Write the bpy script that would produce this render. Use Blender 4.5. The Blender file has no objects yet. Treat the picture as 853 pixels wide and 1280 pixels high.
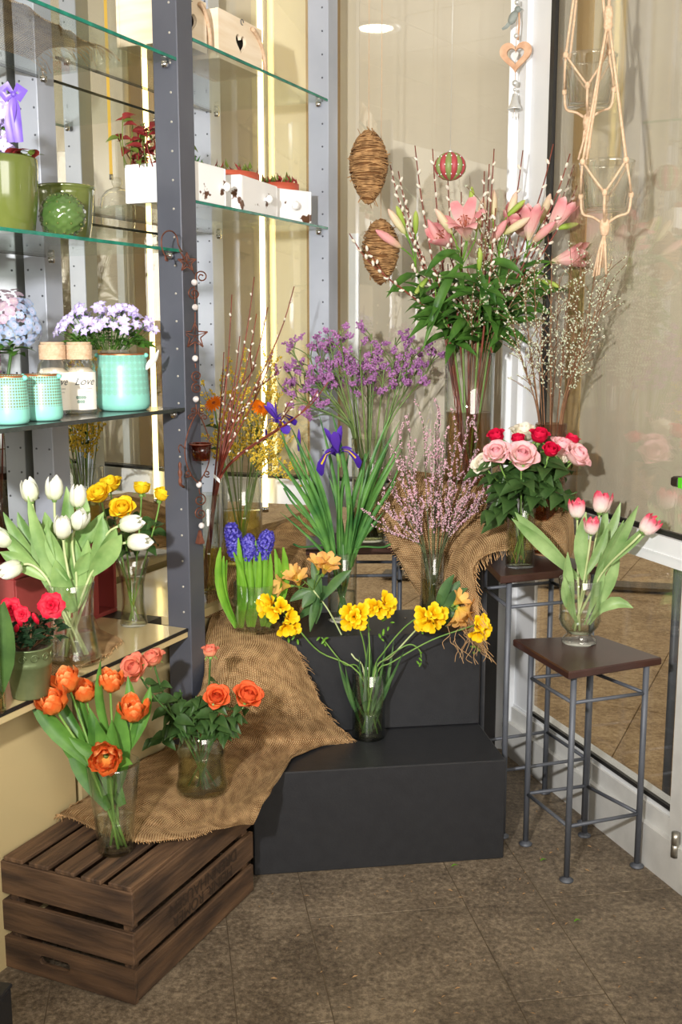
import bpy, math, random
from mathutils import Vector, Matrix, noise
from mathutils.geometry import tessellate_polygon
R = random.Random(7)
SC = bpy.context.scene
COL = SC.collection
V = Vector
PI = math.pi
# ------------------------------------------------------------------ camera
F, CAMH, PITCH = 1340.0, 1.5, math.radians(9.53)
cd = bpy.data.cameras.new('camera'); cam = bpy.data.objects.new('camera', cd); COL.objects.link(cam)
cam.location = (0, 0, CAMH); cam.rotation_euler = (PI / 2 - PITCH, 0, 0)
cd.sensor_fit = 'VERTICAL'; cd.sensor_height = 36; cd.lens = F / 1280 * 36; cd.clip_start = .05
SC.camera = cam
SC.view_settings.view_transform = 'Standard'; SC.view_settings.look = 'None'
SC.view_settings.gamma = 1; SC.view_settings.use_curve_mapping = False
SC.view_settings.exposure = 0.1
SC.cycles.max_bounces = 8; SC.cycles.transparent_max_bounces = 40; SC.cycles.glossy_bounces = 4
SC.cycles.sample_clamp_indirect = 4
# ------------------------------------------------------------------ world + large lights
w = bpy.data.worlds.new('world'); SC.world = w; w.use_nodes = True
w.node_tree.nodes['Background'].inputs[0].default_value = (1, .90, .74, 1)
w.node_tree.nodes['Background'].inputs[1].default_value = .85

def lamp(name, kind, loc, target, power, color=(1, 1, 1), **kw):
    l = bpy.data.lights.new(name, kind); l.energy = power; l.color = color
    for k, v in kw.items(): setattr(l, k, v)
    o = bpy.data.objects.new(name, l); COL.objects.link(o); o.location = loc
    o.rotation_euler = (V(target) - V(loc)).to_track_quat('-Z', 'Y').to_euler()
    return o
lamp('flash', 'SPOT', (-.62, -.05, 1.86), (-.05, 3.6, 1.75), 470, (1, .975, .95), spot_size=math.radians(86), spot_blend=.9, shadow_soft_size=.05)
lamp('fill_light', 'AREA', (1.35, -1.3, 2.3), (0, 3.0, .5), 84, (1, .95, .88), shape='RECTANGLE', size=2.0, size_y=1.5)  # added soft fill from behind the camera, not a lamp of the room

# ------------------------------------------------------------------ helpers: geometry of the view used to measure positions
_c, _s = math.cos(PITCH), math.sin(PITCH)
def ray(x, y):
    a = (x - 426.5) / F; b = (640 - y) / F
    return V((a, _c + b * _s, -_s + b * _c))
def aty(x, y, Y):
    r = ray(x, y); t = Y / r.y
    return V((r.x * t, Y, CAMH + r.z * t))
def onz(x, y, z):
    r = ray(x, y); t = (z - CAMH) / r.z
    return V((r.x * t, r.y * t, z))
def onplane(x, y, p, n):
    r = ray(x, y); t = (V(p) - V((0, 0, CAMH))).dot(V(n)) / r.dot(V(n))
    return V((0, 0, CAMH)) + r * t
# shelving frame: a runs along the front, b runs back to the mirror
SD = V((.418, .9085, 0)); SM = V((-.9085, .418, 0)); A0 = V((-.424, 2.93, 0))
def S(a, b, z): return A0 + SD * a + SM * b + V((0, 0, z))
def onb(x, y, b): return onplane(x, y, S(0, b, 0), SM)
def ab(p): q = V((p[0], p[1], 0)) - A0; return q.dot(SD), q.dot(SM)
# walls
RP = V((.638, 3.620, 0)); RD = V((.316, -.949, 0)).normalized()
RN = V((RD.y, -RD.x, 0))           # into the room
BP = V((.501, 3.75, 0)); BD = V((-.953, .302, 0)).normalized(); BN = V((-BD.y, BD.x, 0))
_den = RD.x * BD.y - RD.y * BD.x
_t = ((BP - RP).x * BD.y - (BP - RP).y * BD.x) / _den
CK = RP + RD * _t                   # the corner where both glass walls meet
def onR(x, y, off=0): return onplane(x, y, RP + RN * off, RN)
def onB(x, y, off=0): return onplane(x, y, BP + BN * off, BN)
def tR(p): return (V((p[0], p[1], 0)) - CK).dot(RD)
def tB(p): return (V((p[0], p[1], 0)) - CK).dot(BD)
def WR(t, z, off=0): return CK + RD * t + RN * off + V((0, 0, z))
def WB(t, z, off=0): return CK + BD * t + BN * off + V((0, 0, z))

def lin(c):
    return tuple((x / 12.92 if x <= .04045 else ((x + .055) / 1.055) ** 2.4) for x in (v / 255 for v in c)) + (1,)
# ------------------------------------------------------------------ materials
MATS = {}
def nt(name):
    m = bpy.data.materials.new(name); m.use_nodes = True
    t = m.node_tree; t.nodes.clear()
    out = t.nodes.new('ShaderNodeOutputMaterial')
    return m, t, out
def N(t, kind, **kw):
    n = t.nodes.new('ShaderNode' + kind)
    for k, v in kw.items():
        if k in n.inputs: n.inputs[k].default_value = v
        else: setattr(n, k, v)
    return n
def ramp(t, fac, stops):
    r = N(t, 'ValToRGB'); e = r.color_ramp.elements
    while len(e) < len(stops): e.new(.5)
    for k, (p, c) in enumerate(stops): e[k].position = p; e[k].color = lin(c) if max(c) > 1 else tuple(c) + (1,)
    t.links.new(fac, r.inputs[0]); return r
def mat(name, c1, c2=None, scale=8, rough=.5, metal=0, rot=None, bump=0, bscale=None, spec=.5, trans=0, stretch=None, detail=4, contrast=(.3, .7), coat=0):
    """two-tone noise material; trans mixes in a translucent lobe for leaves and petals"""
    if name in MATS: return MATS[name]
    m, t, out = nt(name)
    p = N(t, 'BsdfPrincipled', Roughness=rough, Metallic=metal)
    p.inputs['Specular IOR Level'].default_value = spec
    p.inputs['Coat Weight'].default_value = coat
    tc = N(t, 'TexCoord'); mp = N(t, 'Mapping'); t.links.new(tc.outputs['Object'], mp.inputs[0])
    if rot is not None:
        mp.vector_type = 'TEXTURE'; mp.inputs['Rotation'].default_value = (0, 0, rot); mp.inputs['Scale'].default_value = tuple(1 / v for v in stretch)
    elif stretch: mp.inputs['Scale'].default_value = stretch
    nz = N(t, 'TexNoise', Scale=scale, Detail=detail); t.links.new(mp.outputs[0], nz.inputs['Vector'])
    cr = ramp(t, nz.outputs[0], [(contrast[0], c1), (contrast[1], c2 or c1)])
    t.links.new(cr.outputs[0], p.inputs['Base Color'])
    if bump:
        n2 = N(t, 'TexNoise', Scale=bscale or scale * 3, Detail=5); t.links.new(mp.outputs[0], n2.inputs['Vector'])
        b = N(t, 'Bump', Strength=bump, Distance=.01); t.links.new(n2.outputs[0], b.inputs['Height']); t.links.new(b.outputs[0], p.inputs['Normal'])
    sh = p.outputs[0]
    if trans:
        tr = N(t, 'BsdfTranslucent'); t.links.new(cr.outputs[0], tr.inputs[0])
        mx = N(t, 'MixShader'); mx.inputs[0].default_value = trans
        t.links.new(sh, mx.inputs[1]); t.links.new(tr.outputs[0], mx.inputs[2]); sh = mx.outputs[0]
    t.links.new(sh, out.inputs[0]); MATS[name] = m; return m
def petal_mat(name, stops, rough=.55, trans=.25, noise_amt=.08, across=None):
    """colour runs along the petal (uv.y); across gives a second colour in a spot along the midline"""
    m, t, out = nt(name)
    uv = N(t, 'UVMap'); sp = N(t, 'SeparateXYZ'); t.links.new(uv.outputs[0], sp.inputs[0])
    nz = N(t, 'TexNoise', Scale=60, Detail=3)
    tc = N(t, 'TexCoord'); t.links.new(tc.outputs['Object'], nz.inputs['Vector'])
    ad = N(t, 'Math', operation='MULTIPLY_ADD'); ad.inputs[1].default_value = noise_amt * 4; t.links.new(nz.outputs[0], ad.inputs[0])
    sb = N(t, 'Math', operation='SUBTRACT'); sb.inputs[1].default_value = noise_amt * 2; t.links.new(sp.outputs[1], sb.inputs[0])
    t.links.new(sb.outputs[0], ad.inputs[2])
    cr = ramp(t, ad.outputs[0], stops); colour = cr.outputs[0]
    if across:
        c, v0, v1, wdt = across
        dx = N(t, 'Math', operation='SUBTRACT'); dx.inputs[1].default_value = .5; t.links.new(sp.outputs[0], dx.inputs[0])
        ax = N(t, 'Math', operation='ABSOLUTE'); t.links.new(dx.outputs[0], ax.inputs[0])
        f1 = N(t, 'Math', operation='LESS_THAN'); f1.inputs[1].default_value = wdt; t.links.new(ax.outputs[0], f1.inputs[0])
        f2 = N(t, 'Math', operation='GREATER_THAN'); f2.inputs[1].default_value = v0; t.links.new(sp.outputs[1], f2.inputs[0])
        f3 = N(t, 'Math', operation='LESS_THAN'); f3.inputs[1].default_value = v1; t.links.new(sp.outputs[1], f3.inputs[0])
        q = N(t, 'Math', operation='MULTIPLY'); t.links.new(f1.outputs[0], q.inputs[0]); t.links.new(f2.outputs[0], q.inputs[1])
        q2 = N(t, 'Math', operation='MULTIPLY'); t.links.new(q.outputs[0], q2.inputs[0]); t.links.new(f3.outputs[0], q2.inputs[1])
        mx = N(t, 'MixRGB'); mx.inputs[2].default_value = lin(c); t.links.new(q2.outputs[0], mx.inputs[0]); t.links.new(colour, mx.inputs[1]); colour = mx.outputs[0]
    p = N(t, 'BsdfPrincipled', Roughness=rough); p.inputs['Specular IOR Level'].default_value = .25
    t.links.new(colour, p.inputs['Base Color'])
    tr = N(t, 'BsdfTranslucent'); t.links.new(colour, tr.inputs[0])
    mx = N(t, 'MixShader'); mx.inputs[0].default_value = trans
    t.links.new(p.outputs[0], mx.inputs[1]); t.links.new(tr.outputs[0], mx.inputs[2]); t.links.new(mx.outputs[0], out.inputs[0])
    MATS[name] = m; return m
def glass_mat(name, tint=(1, 1, 1), edge=(.75, .82, .78), refl=1.0, rough=.01, blend=.35, base=.06):
    """clear thin-walled glass: tinted see-through with a fresnel reflection"""
    m, t, out = nt(name)
    lw = N(t, 'LayerWeight', Blend=.5)
    pw = N(t, 'Math', operation='POWER'); pw.inputs[1].default_value = 5; t.links.new(lw.outputs['Facing'], pw.inputs[0])
    fr = N(t, 'Math', operation='MULTIPLY_ADD'); fr.inputs[1].default_value = .93; fr.inputs[2].default_value = base; t.links.new(pw.outputs[0], fr.inputs[0])
    p2 = N(t, 'Math', operation='POWER'); p2.inputs[1].default_value = 1 / max(.05, blend); t.links.new(lw.outputs['Facing'], p2.inputs[0])
    mixc = N(t, 'MixRGB'); mixc.inputs[1].default_value = tint + (1,); mixc.inputs[2].default_value = edge + (1,)
    t.links.new(p2.outputs[0], mixc.inputs[0])
    tr = N(t, 'BsdfTransparent'); t.links.new(mixc.outputs[0], tr.inputs[0])
    gl = N(t, 'BsdfGlossy', Roughness=rough); gl.inputs[0].default_value = (1, 1, 1, 1)
    ml = N(t, 'Math', operation='MULTIPLY'); ml.inputs[1].default_value = refl; t.links.new(fr.outputs[0], ml.inputs[0])
    mx = N(t, 'MixShader'); t.links.new(ml.outputs[0], mx.inputs[0]); t.links.new(tr.outputs[0], mx.inputs[1]); t.links.new(gl.outputs[0], mx.inputs[2])
    t.links.new(mx.outputs[0], out.inputs[0]); MATS[name] = m; return m
def emit_mat(name, c, s):
    m, t, out = nt(name); e = N(t, 'Emission', Strength=s); e.inputs[0].default_value = lin(c)
    t.links.new(e.outputs[0], out.inputs[0]); MATS[name] = m; return m
def burlap_mat():
    m, t, out = nt('burlap')
    uv = N(t, 'UVMap'); mp = N(t, 'Mapping'); mp.inputs['Scale'].default_value = (1, 1, 1); t.links.new(uv.outputs[0], mp.inputs[0])
    nz0 = N(t, 'TexNoise', Scale=14, Detail=3); t.links.new(mp.outputs[0], nz0.inputs['Vector'])
    wob = N(t, 'MixRGB'); wob.inputs[0].default_value = .012; t.links.new(mp.outputs[0], wob.inputs[1]); t.links.new(nz0.outputs['Color'], wob.inputs[2])
    ws = []
    for d in ('X', 'Y'):
        wv = N(t, 'TexWave', wave_type='BANDS', bands_direction=d, Scale=50, Distortion=1.6, Detail=2); wv.inputs['Detail Scale'].default_value = 2
        t.links.new(wob.outputs[0], wv.inputs['Vector']); ws.append(wv)
    mul = N(t, 'Math', operation='MULTIPLY'); t.links.new(ws[0].outputs['Fac'], mul.inputs[0]); t.links.new(ws[1].outputs['Fac'], mul.inputs[1])
    nz = N(t, 'TexNoise', Scale=25, Detail=6); t.links.new(mp.outputs[0], nz.inputs['Vector'])
    sm = N(t, 'Math', operation='MULTIPLY_ADD'); sm.inputs[1].default_value = .7; t.links.new(mul.outputs[0], sm.inputs[0])
    hf = N(t, 'Math', operation='MULTIPLY'); hf.inputs[1].default_value = .55; t.links.new(nz.outputs[0], hf.inputs[0]); t.links.new(hf.outputs[0], sm.inputs[2])
    cr = ramp(t, sm.outputs[0], [(.24, (112, 80, 48)), (.46, (206, 164, 114)), (.75, (240, 208, 160))])
    p = N(t, 'BsdfPrincipled', Roughness=.9); p.inputs['Specular IOR Level'].default_value = .1
    t.links.new(cr.outputs[0], p.inputs['Base Color'])
    b = N(t, 'Bump', Strength=.9, Distance=.006); t.links.new(mul.outputs[0], b.inputs['Height']); t.links.new(b.outputs[0], p.inputs['Normal'])
    t.links.new(p.outputs[0], out.inputs[0]); MATS['burlap'] = m; return m
def floor_mat(name, base, dark, light, rough=.45, s=1.0):
    m, t, out = nt(name)
    g = N(t, 'NewGeometry')
    n1 = N(t, 'TexNoise', Scale=3.6 * s, Detail=6, Roughness=.7); n2 = N(t, 'TexNoise', Scale=60 * s, Detail=8, Roughness=.82); n3 = N(t, 'TexVoronoi', Scale=150 * s)
    for n in (n1, n2, n3): t.links.new(g.outputs['Position'], n.inputs['Vector'])
    a = N(t, 'Math', operation='MULTIPLY_ADD'); a.inputs[1].default_value = .32; t.links.new(n1.outputs[0], a.inputs[0])
    h = N(t, 'Math', operation='MULTIPLY'); h.inputs[1].default_value = .68; t.links.new(n2.outputs[0], h.inputs[0]); t.links.new(h.outputs[0], a.inputs[2])
    cr = ramp(t, a.outputs[0], [(.40, dark), (.5, base), (.60, light)])
    wn = ramp(t, n3.outputs['Distance'], [(.04, (1, 1, 1)), (.14, (0, 0, 0))])
    sel = ramp(t, n3.outputs['Color'], [(.72, (0, 0, 0)), (.8, (1, 1, 1))])
    mm = N(t, 'MixRGB', blend_type='MULTIPLY'); mm.inputs[0].default_value = 1; t.links.new(wn.outputs[0], mm.inputs[1]); t.links.new(sel.outputs[0], mm.inputs[2])
    mx = N(t, 'MixRGB'); mx.inputs[2].default_value = lin([min(255, v * 1.35) for v in light]); t.links.new(mm.outputs[0], mx.inputs[0]); t.links.new(cr.outputs[0], mx.inputs[1])
    p = N(t, 'BsdfPrincipled', Roughness=rough); p.inputs['Specular IOR Level'].default_value = .35
    t.links.new(mx.outputs[0], p.inputs['Base Color'])
    b = N(t, 'Bump', Strength=.25, Distance=.006); t.links.new(n2.outputs[0], b.inputs['Height']); t.links.new(b.outputs[0], p.inputs['Normal'])
    t.links.new(p.outputs[0], out.inputs[0]); MATS[name] = m; return m
def chipped_mat(name, white, brown, lo=.60, hi=.64, scale=22):
    m, t, out = nt(name)
    tc = N(t, 'TexCoord'); nz = N(t, 'TexNoise', Scale=scale, Detail=5); t.links.new(tc.outputs['Object'], nz.inputs['Vector'])
    cr = ramp(t, nz.outputs[0], [(lo, white), (hi, brown)])
    p = N(t, 'BsdfPrincipled', Roughness=.5); t.links.new(cr.outputs[0], p.inputs['Base Color']); t.links.new(p.outputs[0], out.inputs[0])
    MATS[name] = m; return m
def dots_mat(name, base, dot, scale, rad, uvscale=(1, 1, 1), solid_below=0, rings=False):
    """enamel with a pierced pattern of small dots over uv; plain below uv.y = solid_below"""
    m, t, out = nt(name)
    uv = N(t, 'UVMap'); mp = N(t, 'Mapping'); mp.inputs['Scale'].default_value = uvscale; t.links.new(uv.outputs[0], mp.inputs[0])
    vo = N(t, 'TexVoronoi', Scale=scale, Randomness=.0); t.links.new(mp.outputs[0], vo.inputs['Vector'])
    W, B = (1, 1, 1), (0, 0, 0)
    cr = ramp(t, vo.outputs['Distance'], [(.05, W), (.12, B), (.20, B), (.24, W), (.28, B), (rad - .05, B), (rad, W), (rad + .05, B)] if rings else [(rad, W), (rad + .08, B)])
    sp = N(t, 'SeparateXYZ'); t.links.new(uv.outputs[0], sp.inputs[0])
    g = N(t, 'Math', operation='GREATER_THAN'); g.inputs[1].default_value = solid_below; t.links.new(sp.outputs[1], g.inputs[0])
    q = N(t, 'Math', operation='MULTIPLY'); t.links.new(cr.outputs[0], q.inputs[0]); t.links.new(g.outputs[0], q.inputs[1])
    mx = N(t, 'MixRGB'); mx.inputs[1].default_value = lin(base); mx.inputs[2].default_value = lin(dot); t.links.new(q.outputs[0], mx.inputs[0])
    p = N(t, 'BsdfPrincipled', Roughness=.35); t.links.new(mx.outputs[0], p.inputs['Base Color']); t.links.new(p.outputs[0], out.inputs[0])
    MATS[name] = m; return m

M_glass = glass_mat('clear_glass', (.985, .99, .98), (.36, .43, .38), blend=.30, base=.09)
M_glass2 = glass_mat('greenish_glass', (.955, .965, .92), (.32, .38, .27), blend=.31, base=.09)
M_glassr = glass_mat('dark_red_glass', (.84, .68, .56), (.42, .24, .17))
M_amber = glass_mat('amber_glass', (.75, .32, .12), (.4, .12, .04))
M_potglass = glass_mat('pot_glass', (.99, .995, .985), (.42, .47, .42), blend=.30, base=.15)
M_shelf = glass_mat('shelf_glass', (.95, .97, .95), (.88, .95, .9), refl=.8, blend=.15, base=.04)
M_pane = glass_mat('window_glass', (.97, .975, .965), (.95, .96, .95), refl=1.0, blend=.2, base=.11)
M_water = glass_mat('water', (.96, .97, .92), (.66, .72, .56), refl=1.0, blend=.35)
M_wateryel = glass_mat('yellow_water', (.93, .88, .50), (.75, .66, .25), refl=1.0)
M_waterbr = glass_mat('brown_water', (.74, .56, .36), (.52, .32, .16), refl=1.0)
M_watergr = glass_mat('green_water', (.86, .87, .70), (.5, .52, .32), refl=1.0)
m, t, out = nt('mirror'); g = N(t, 'BsdfGlossy', Roughness=.0); g.inputs[0].default_value = (.80, .80, .74, 1); t.links.new(g.outputs[0], out.inputs[0]); MATS['mirror'] = m; M_mirror = m
M_edge = mat('glass_edge', (10, 92, 78), (22, 130, 108), 30, .15)
M_edgedk = mat('dark_glass_edge', (42, 48, 46), (60, 66, 62), 30, .2)
M_floor = floor_mat('stone_tile', (113, 100, 83), (74, 63, 51), (156, 140, 117))
M_grout = mat('grout', (84, 71, 55), (104, 90, 70), 40, .9)
M_pave = floor_mat('granite_paving', (170, 142, 104), (128, 102, 70), (204, 178, 138), .7, .8)
M_pavej = mat('paving_joint', (128, 104, 74), (146, 120, 88), 30, .8)
M_pavedk = mat('dark_drain_stone', (92, 80, 62), (110, 96, 74), 30, .7)
M_post = mat('grey_metal_post', (84, 87, 97), (92, 95, 105), 6, .38, .35)
M_postlit = mat('lit_metal_post', (160, 166, 178), (172, 178, 190), 6, .42, .2)  # paler copy of the post grey; bounced light on these posts put into colour
M_hole = mat('bare_hole', (168, 164, 154), None, 5, .5)
M_chrome = mat('chrome', (200, 200, 200), None, 5, .15, 1)
M_frame = mat('white_frame', (226, 229, 232), (234, 236, 238), 5, .35)
M_framelo = mat('white_frame_worn', (206, 206, 202), (224, 224, 220), 12, .4)
M_gasket = mat('black_gasket', (26, 25, 24), None, 5, .5)
M_blind = mat('beige_blind', (204, 193, 174), (213, 203, 184), 2.2, .75, stretch=(6, 6, .15))
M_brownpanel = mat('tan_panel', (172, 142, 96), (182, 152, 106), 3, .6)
M_cream = mat('cream_panel', (224, 212, 178), (232, 222, 190), 3, .5)
M_panel = mat('beige_lacquer', (194, 174, 128), (202, 184, 138), 2, .16, coat=.4)
M_ceil = mat('ceiling_white', (214, 208, 196), (222, 216, 206), 3, .8)
M_wallin = mat('room_wall', (205, 192, 168), (212, 200, 178), 3, .8)
M_led = emit_mat('warm_tube', (255, 226, 150), 6)
M_lamp = emit_mat('downlight', (255, 240, 215), 14)
M_crate = mat('crate_wood', (54, 38, 26), (108, 80, 55), 5, .75, bump=.5, bscale=9, stretch=(.9, 10, 6), detail=9, rot=math.atan2(.912, .41), contrast=(.34, .68))
M_crateW = mat('crate_wood_end', (54, 38, 26), (108, 80, 55), 5, .75, bump=.5, bscale=9, stretch=(.9, 10, 6), detail=9, rot=math.atan2(.41, -.912), contrast=(.34, .68))
M_crateS = mat('crate_stencil', (52, 38, 26), None, 5, .8)
M_black = mat('black_laminate', (33, 34, 37), (38, 39, 42), 30, .42, bump=.05, bscale=160)
M_stool = mat('dark_brown_top', (52, 31, 25), (66, 40, 32), 10, .3)
M_iron = mat('grey_iron', (84, 88, 96), (98, 102, 110), 14, .5, .25)
M_burlap = burlap_mat()
M_jute = mat('jute', (186, 142, 92), (216, 176, 124), 80, .9)
M_twine = mat('pale_rope', (188, 156, 124), (212, 184, 154), 120, .9)
M_vine = mat('vine_brown', (130, 94, 56), (190, 148, 98), 50, .85)
M_vinedk = mat('vine_dark', (92, 58, 26), (124, 82, 40), 50, .9)
M_rust = mat('rust_metal', (84, 46, 34), (124, 74, 54), 60, .55, .3)
M_twig = mat('red_brown_twig', (94, 36, 26), (134, 62, 40), 40, .5)
M_twig2 = mat('grey_brown_twig', (104, 70, 46), (142, 104, 72), 40, .7)
M_catkin = mat('catkin_white', (206, 196, 176), (236, 230, 216), 80, .9)
M_bud = mat('bud_scale', (96, 44, 26), None, 5, .5)
def G(name, a, b, tr=.22, rough=.42, sc=14): return mat(name, a, b, sc, rough, trans=tr, spec=.4)
M_lv_tulip = G('leaf_tulip', (86, 128, 58), (140, 176, 98))
M_lv_white = G('leaf_tulip_pale', (98, 138, 72), (160, 190, 118))
M_lv_pink = G('leaf_tulip_light', (112, 148, 84), (168, 196, 132))
M_lv_or = G('leaf_tulip_deep', (52, 98, 36), (104, 152, 62))
M_lv_rose = G('leaf_rose', (36, 64, 30), (84, 116, 58))
M_lv_lily = G('leaf_lily', (40, 84, 28), (92, 136, 56))
M_lv_iris = G('leaf_iris', (38, 96, 48), (108, 160, 76))
M_lv_als = G('leaf_alstroemeria', (44, 82, 46), (98, 134, 76))
M_lv_hya = G('leaf_hyacinth', (84, 142, 34), (136, 186, 62))
M_lv_dark = G('leaf_azalea', (20, 40, 26), (52, 76, 48), .1, .25)
M_lv_camp = G('leaf_campanula', (52, 96, 30), (98, 140, 54))
M_lv_succ = G('leaf_succulent', (72, 142, 76), (122, 186, 112))
M_lv_red = G('leaf_red', (126, 32, 42), (176, 72, 62))
M_lv_mix = G('leaf_olive', (92, 112, 46), (132, 150, 66))
M_stem = G('stem_green', (96, 138, 58), (132, 168, 84), .1)
M_stem_dk = G('stem_dark', (50, 86, 40), (78, 112, 54), .1)
M_stem_pale = G('stem_pale', (178, 196, 128), (214, 222, 172), .15)
M_stem_stat = G('stem_statice', (84, 112, 58), (128, 148, 84), .1)
M_stem_gen = G('stem_genista', (70, 78, 52), (104, 112, 76), .1)
P_or = petal_mat('petal_orange', [(0, (236, 176, 76)), (.35, (238, 134, 62)), (.75, (232, 104, 44)), (1, (248, 180, 112))], noise_amt=.16)
P_white = petal_mat('petal_white', [(0, (170, 190, 110)), (.3, (226, 230, 200)), (1, (246, 245, 238))])
P_pink = petal_mat('petal_pink_tulip', [(0, (206, 212, 146)), (.3, (246, 236, 226)), (.62, (244, 192, 194)), (.85, (232, 100, 122)), (1, (222, 56, 88))], noise_amt=.1)
P_salmon = petal_mat('petal_salmon', [(0, (248, 196, 140)), (.5, (240, 148, 118)), (1, (226, 110, 92))])
P_orrose = petal_mat('petal_orange_rose', [(0, (252, 156, 70)), (.5, (238, 110, 60)), (1, (226, 88, 50))])
P_rosepink = petal_mat('petal_pale_pink_rose', [(0, (250, 232, 214)), (.5, (250, 206, 206)), (1, (244, 172, 184))])
P_rosewhite = petal_mat('petal_cream_rose', [(0, (214, 222, 160)), (.4, (244, 238, 214)), (1, (250, 240, 228))])
P_rosered = petal_mat('petal_red_rose', [(0, (190, 12, 50)), (1, (226, 26, 74))])
P_yellow = petal_mat('petal_yellow_rose', [(0, (250, 200, 30)), (1, (254, 222, 44))])
P_lily = petal_mat('petal_lily', [(0, (226, 222, 176)), (.25, (246, 206, 198)), (.7, (232, 148, 154)), (1, (248, 204, 200))], noise_amt=.06)
P_lilybud = petal_mat('petal_lily_bud', [(0, (196, 206, 120)), (.4, (236, 226, 184)), (1, (240, 204, 186))])
P_lilybudp = petal_mat('petal_lily_pink_bud', [(0, (214, 204, 150)), (.5, (240, 180, 176)), (1, (234, 160, 164))])
P_lilybudg = petal_mat('petal_lily_green_bud', [(0, (140, 176, 62)), (1, (200, 216, 112))])
P_fall = petal_mat('petal_iris_fall', [(0, (92, 52, 168)), (1, (76, 42, 172))], across=((248, 214, 40), .25, .62, .12))
P_std = petal_mat('petal_iris', [(0, (86, 54, 160)), (1, (104, 64, 196))])
P_free = petal_mat('petal_freesia', [(0, (226, 170, 14)), (.5, (248, 196, 14)), (1, (254, 218, 34))], trans=.2)
P_als = petal_mat('petal_alstroemeria', [(0, (226, 196, 70)), (.5, (240, 196, 110)), (1, (238, 172, 110))])
P_camp = petal_mat('petal_campanula', [(0, (244, 242, 250)), (.4, (228, 220, 248)), (1, (176, 156, 232))])
P_cal = petal_mat('petal_calendula', [(0, (236, 120, 10)), (1, (250, 136, 14))])
P_aza = petal_mat('petal_azalea', [(0, (170, 8, 34)), (1, (216, 24, 56))])
P_hyd = petal_mat('petal_hydrangea', [(0, (190, 190, 214)), (1, (142, 170, 204))], noise_amt=.2)
P_hyd2 = petal_mat('petal_hydrangea_mauve', [(0, (206, 190, 196)), (1, (186, 156, 180))], noise_amt=.2)
P_hya = petal_mat('floret_blue_tips', [(0, (44, 38, 120)), (.5, (72, 64, 178)), (1, (142, 134, 226))], noise_amt=.14)
M_hya = mat('floret_blue', (58, 50, 160), (104, 96, 206), 90, .5, trans=.15)
M_stat = mat('floret_purple', (150, 84, 150), (206, 150, 204), 120, .7, trans=.15)
M_gen = mat('floret_pink', (222, 160, 184), (248, 218, 228), 150, .7, trans=.2)
M_broom = mat('floret_yellow', (228, 190, 50), (248, 222, 92), 150, .7, trans=.2)
M_spir = mat('floret_white', (196, 208, 168), (236, 240, 222), 150, .7, trans=.2)
M_anther = mat('anther', (150, 66, 20), None, 5, .8)
M_soil = mat('potting_soil', (56, 38, 26), (84, 60, 42), 60, .95, bump=.5)
M_celadon = mat('green_glaze', (74, 84, 36), (104, 114, 54), 4, .12, coat=.6)
M_celadon2 = mat('green_glaze_ball', (56, 84, 40), (88, 114, 58), 8, .12, coat=.6)
M_zinc = mat('green_zinc', (84, 98, 62), (124, 132, 92), 10, .4, .5, bump=.2, bscale=30)
M_turq = mat('turquoise_enamel', (112, 196, 176), (120, 202, 184), 5, .3)
M_turqd = dots_mat('turquoise_pierced', (132, 200, 184), (104, 122, 96), 60, .40, (1, 1, 1), .040, True)
M_turqr = dots_mat('turquoise_pierced_fine', (134, 202, 186), (112, 118, 84), 150, .30, (1, 1, 1), .034)
M_copper = mat('copper', (190, 120, 76), None, 5, .35, .8)
M_label = mat('paper_label', (236, 230, 216), (242, 236, 224), 20, .8)
M_ink = mat('grey_ink', (70, 76, 78), None, 5, .8)
M_inkleaf = mat('grey_green_ink', (132, 152, 140), None, 5, .8)
M_shell = mat('shell_filling', (206, 188, 164), (232, 222, 206), 40, .8)
M_whitebox = chipped_mat('chipped_white_paint', (246, 246, 246), (92, 58, 36), .645, .665, 16)
M_knob = mat('white_knob', (240, 240, 238), None, 5, .2)
M_terra = mat('terracotta', (176, 76, 52), (190, 90, 64), 10, .6)
M_washed = mat('whitewashed_wood', (226, 204, 172), (242, 228, 206), 5, .7, stretch=(1, 1, 8), detail=6)
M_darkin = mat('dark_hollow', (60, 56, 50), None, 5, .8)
M_redbox = mat('red_painted_wood', (140, 54, 52), (156, 66, 62), 6, .45)
M_purple = mat('purple_ribbon', (88, 62, 156), (116, 88, 184), 20, .4)
M_heartw = mat('heart_wood', (186, 140, 106), (214, 176, 144), 30, .7)
M_silver = mat('aged_silver', (196, 198, 196), (226, 226, 222), 30, .35, .5)
M_greybird = mat('grey_bird', (120, 128, 124), (150, 156, 150), 30, .6)
M_stripeR = mat('stripe_red', (158, 54, 62), (174, 76, 80), 20, .5)
M_stripeG = mat('stripe_green', (118, 134, 72), (138, 152, 92), 20, .5)
M_bead = mat('crystal', (176, 166, 162), (226, 222, 220), 90, .08, coat=1)
M_rope = M_twine
M_greenlab = mat('green_plastic', (90, 200, 40), None, 5, .4)
M_darkpl = mat('dark_brown_plastic', (44, 34, 28), None, 5, .4)
M_steel = mat('hinge_steel', (170, 166, 156), None, 5, .3, .9)
M_tagw = mat('white_tag', (238, 238, 236), None, 5, .6)
M_raffia = mat('dry_root', (158, 122, 82), (190, 156, 112), 50, .9)
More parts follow.
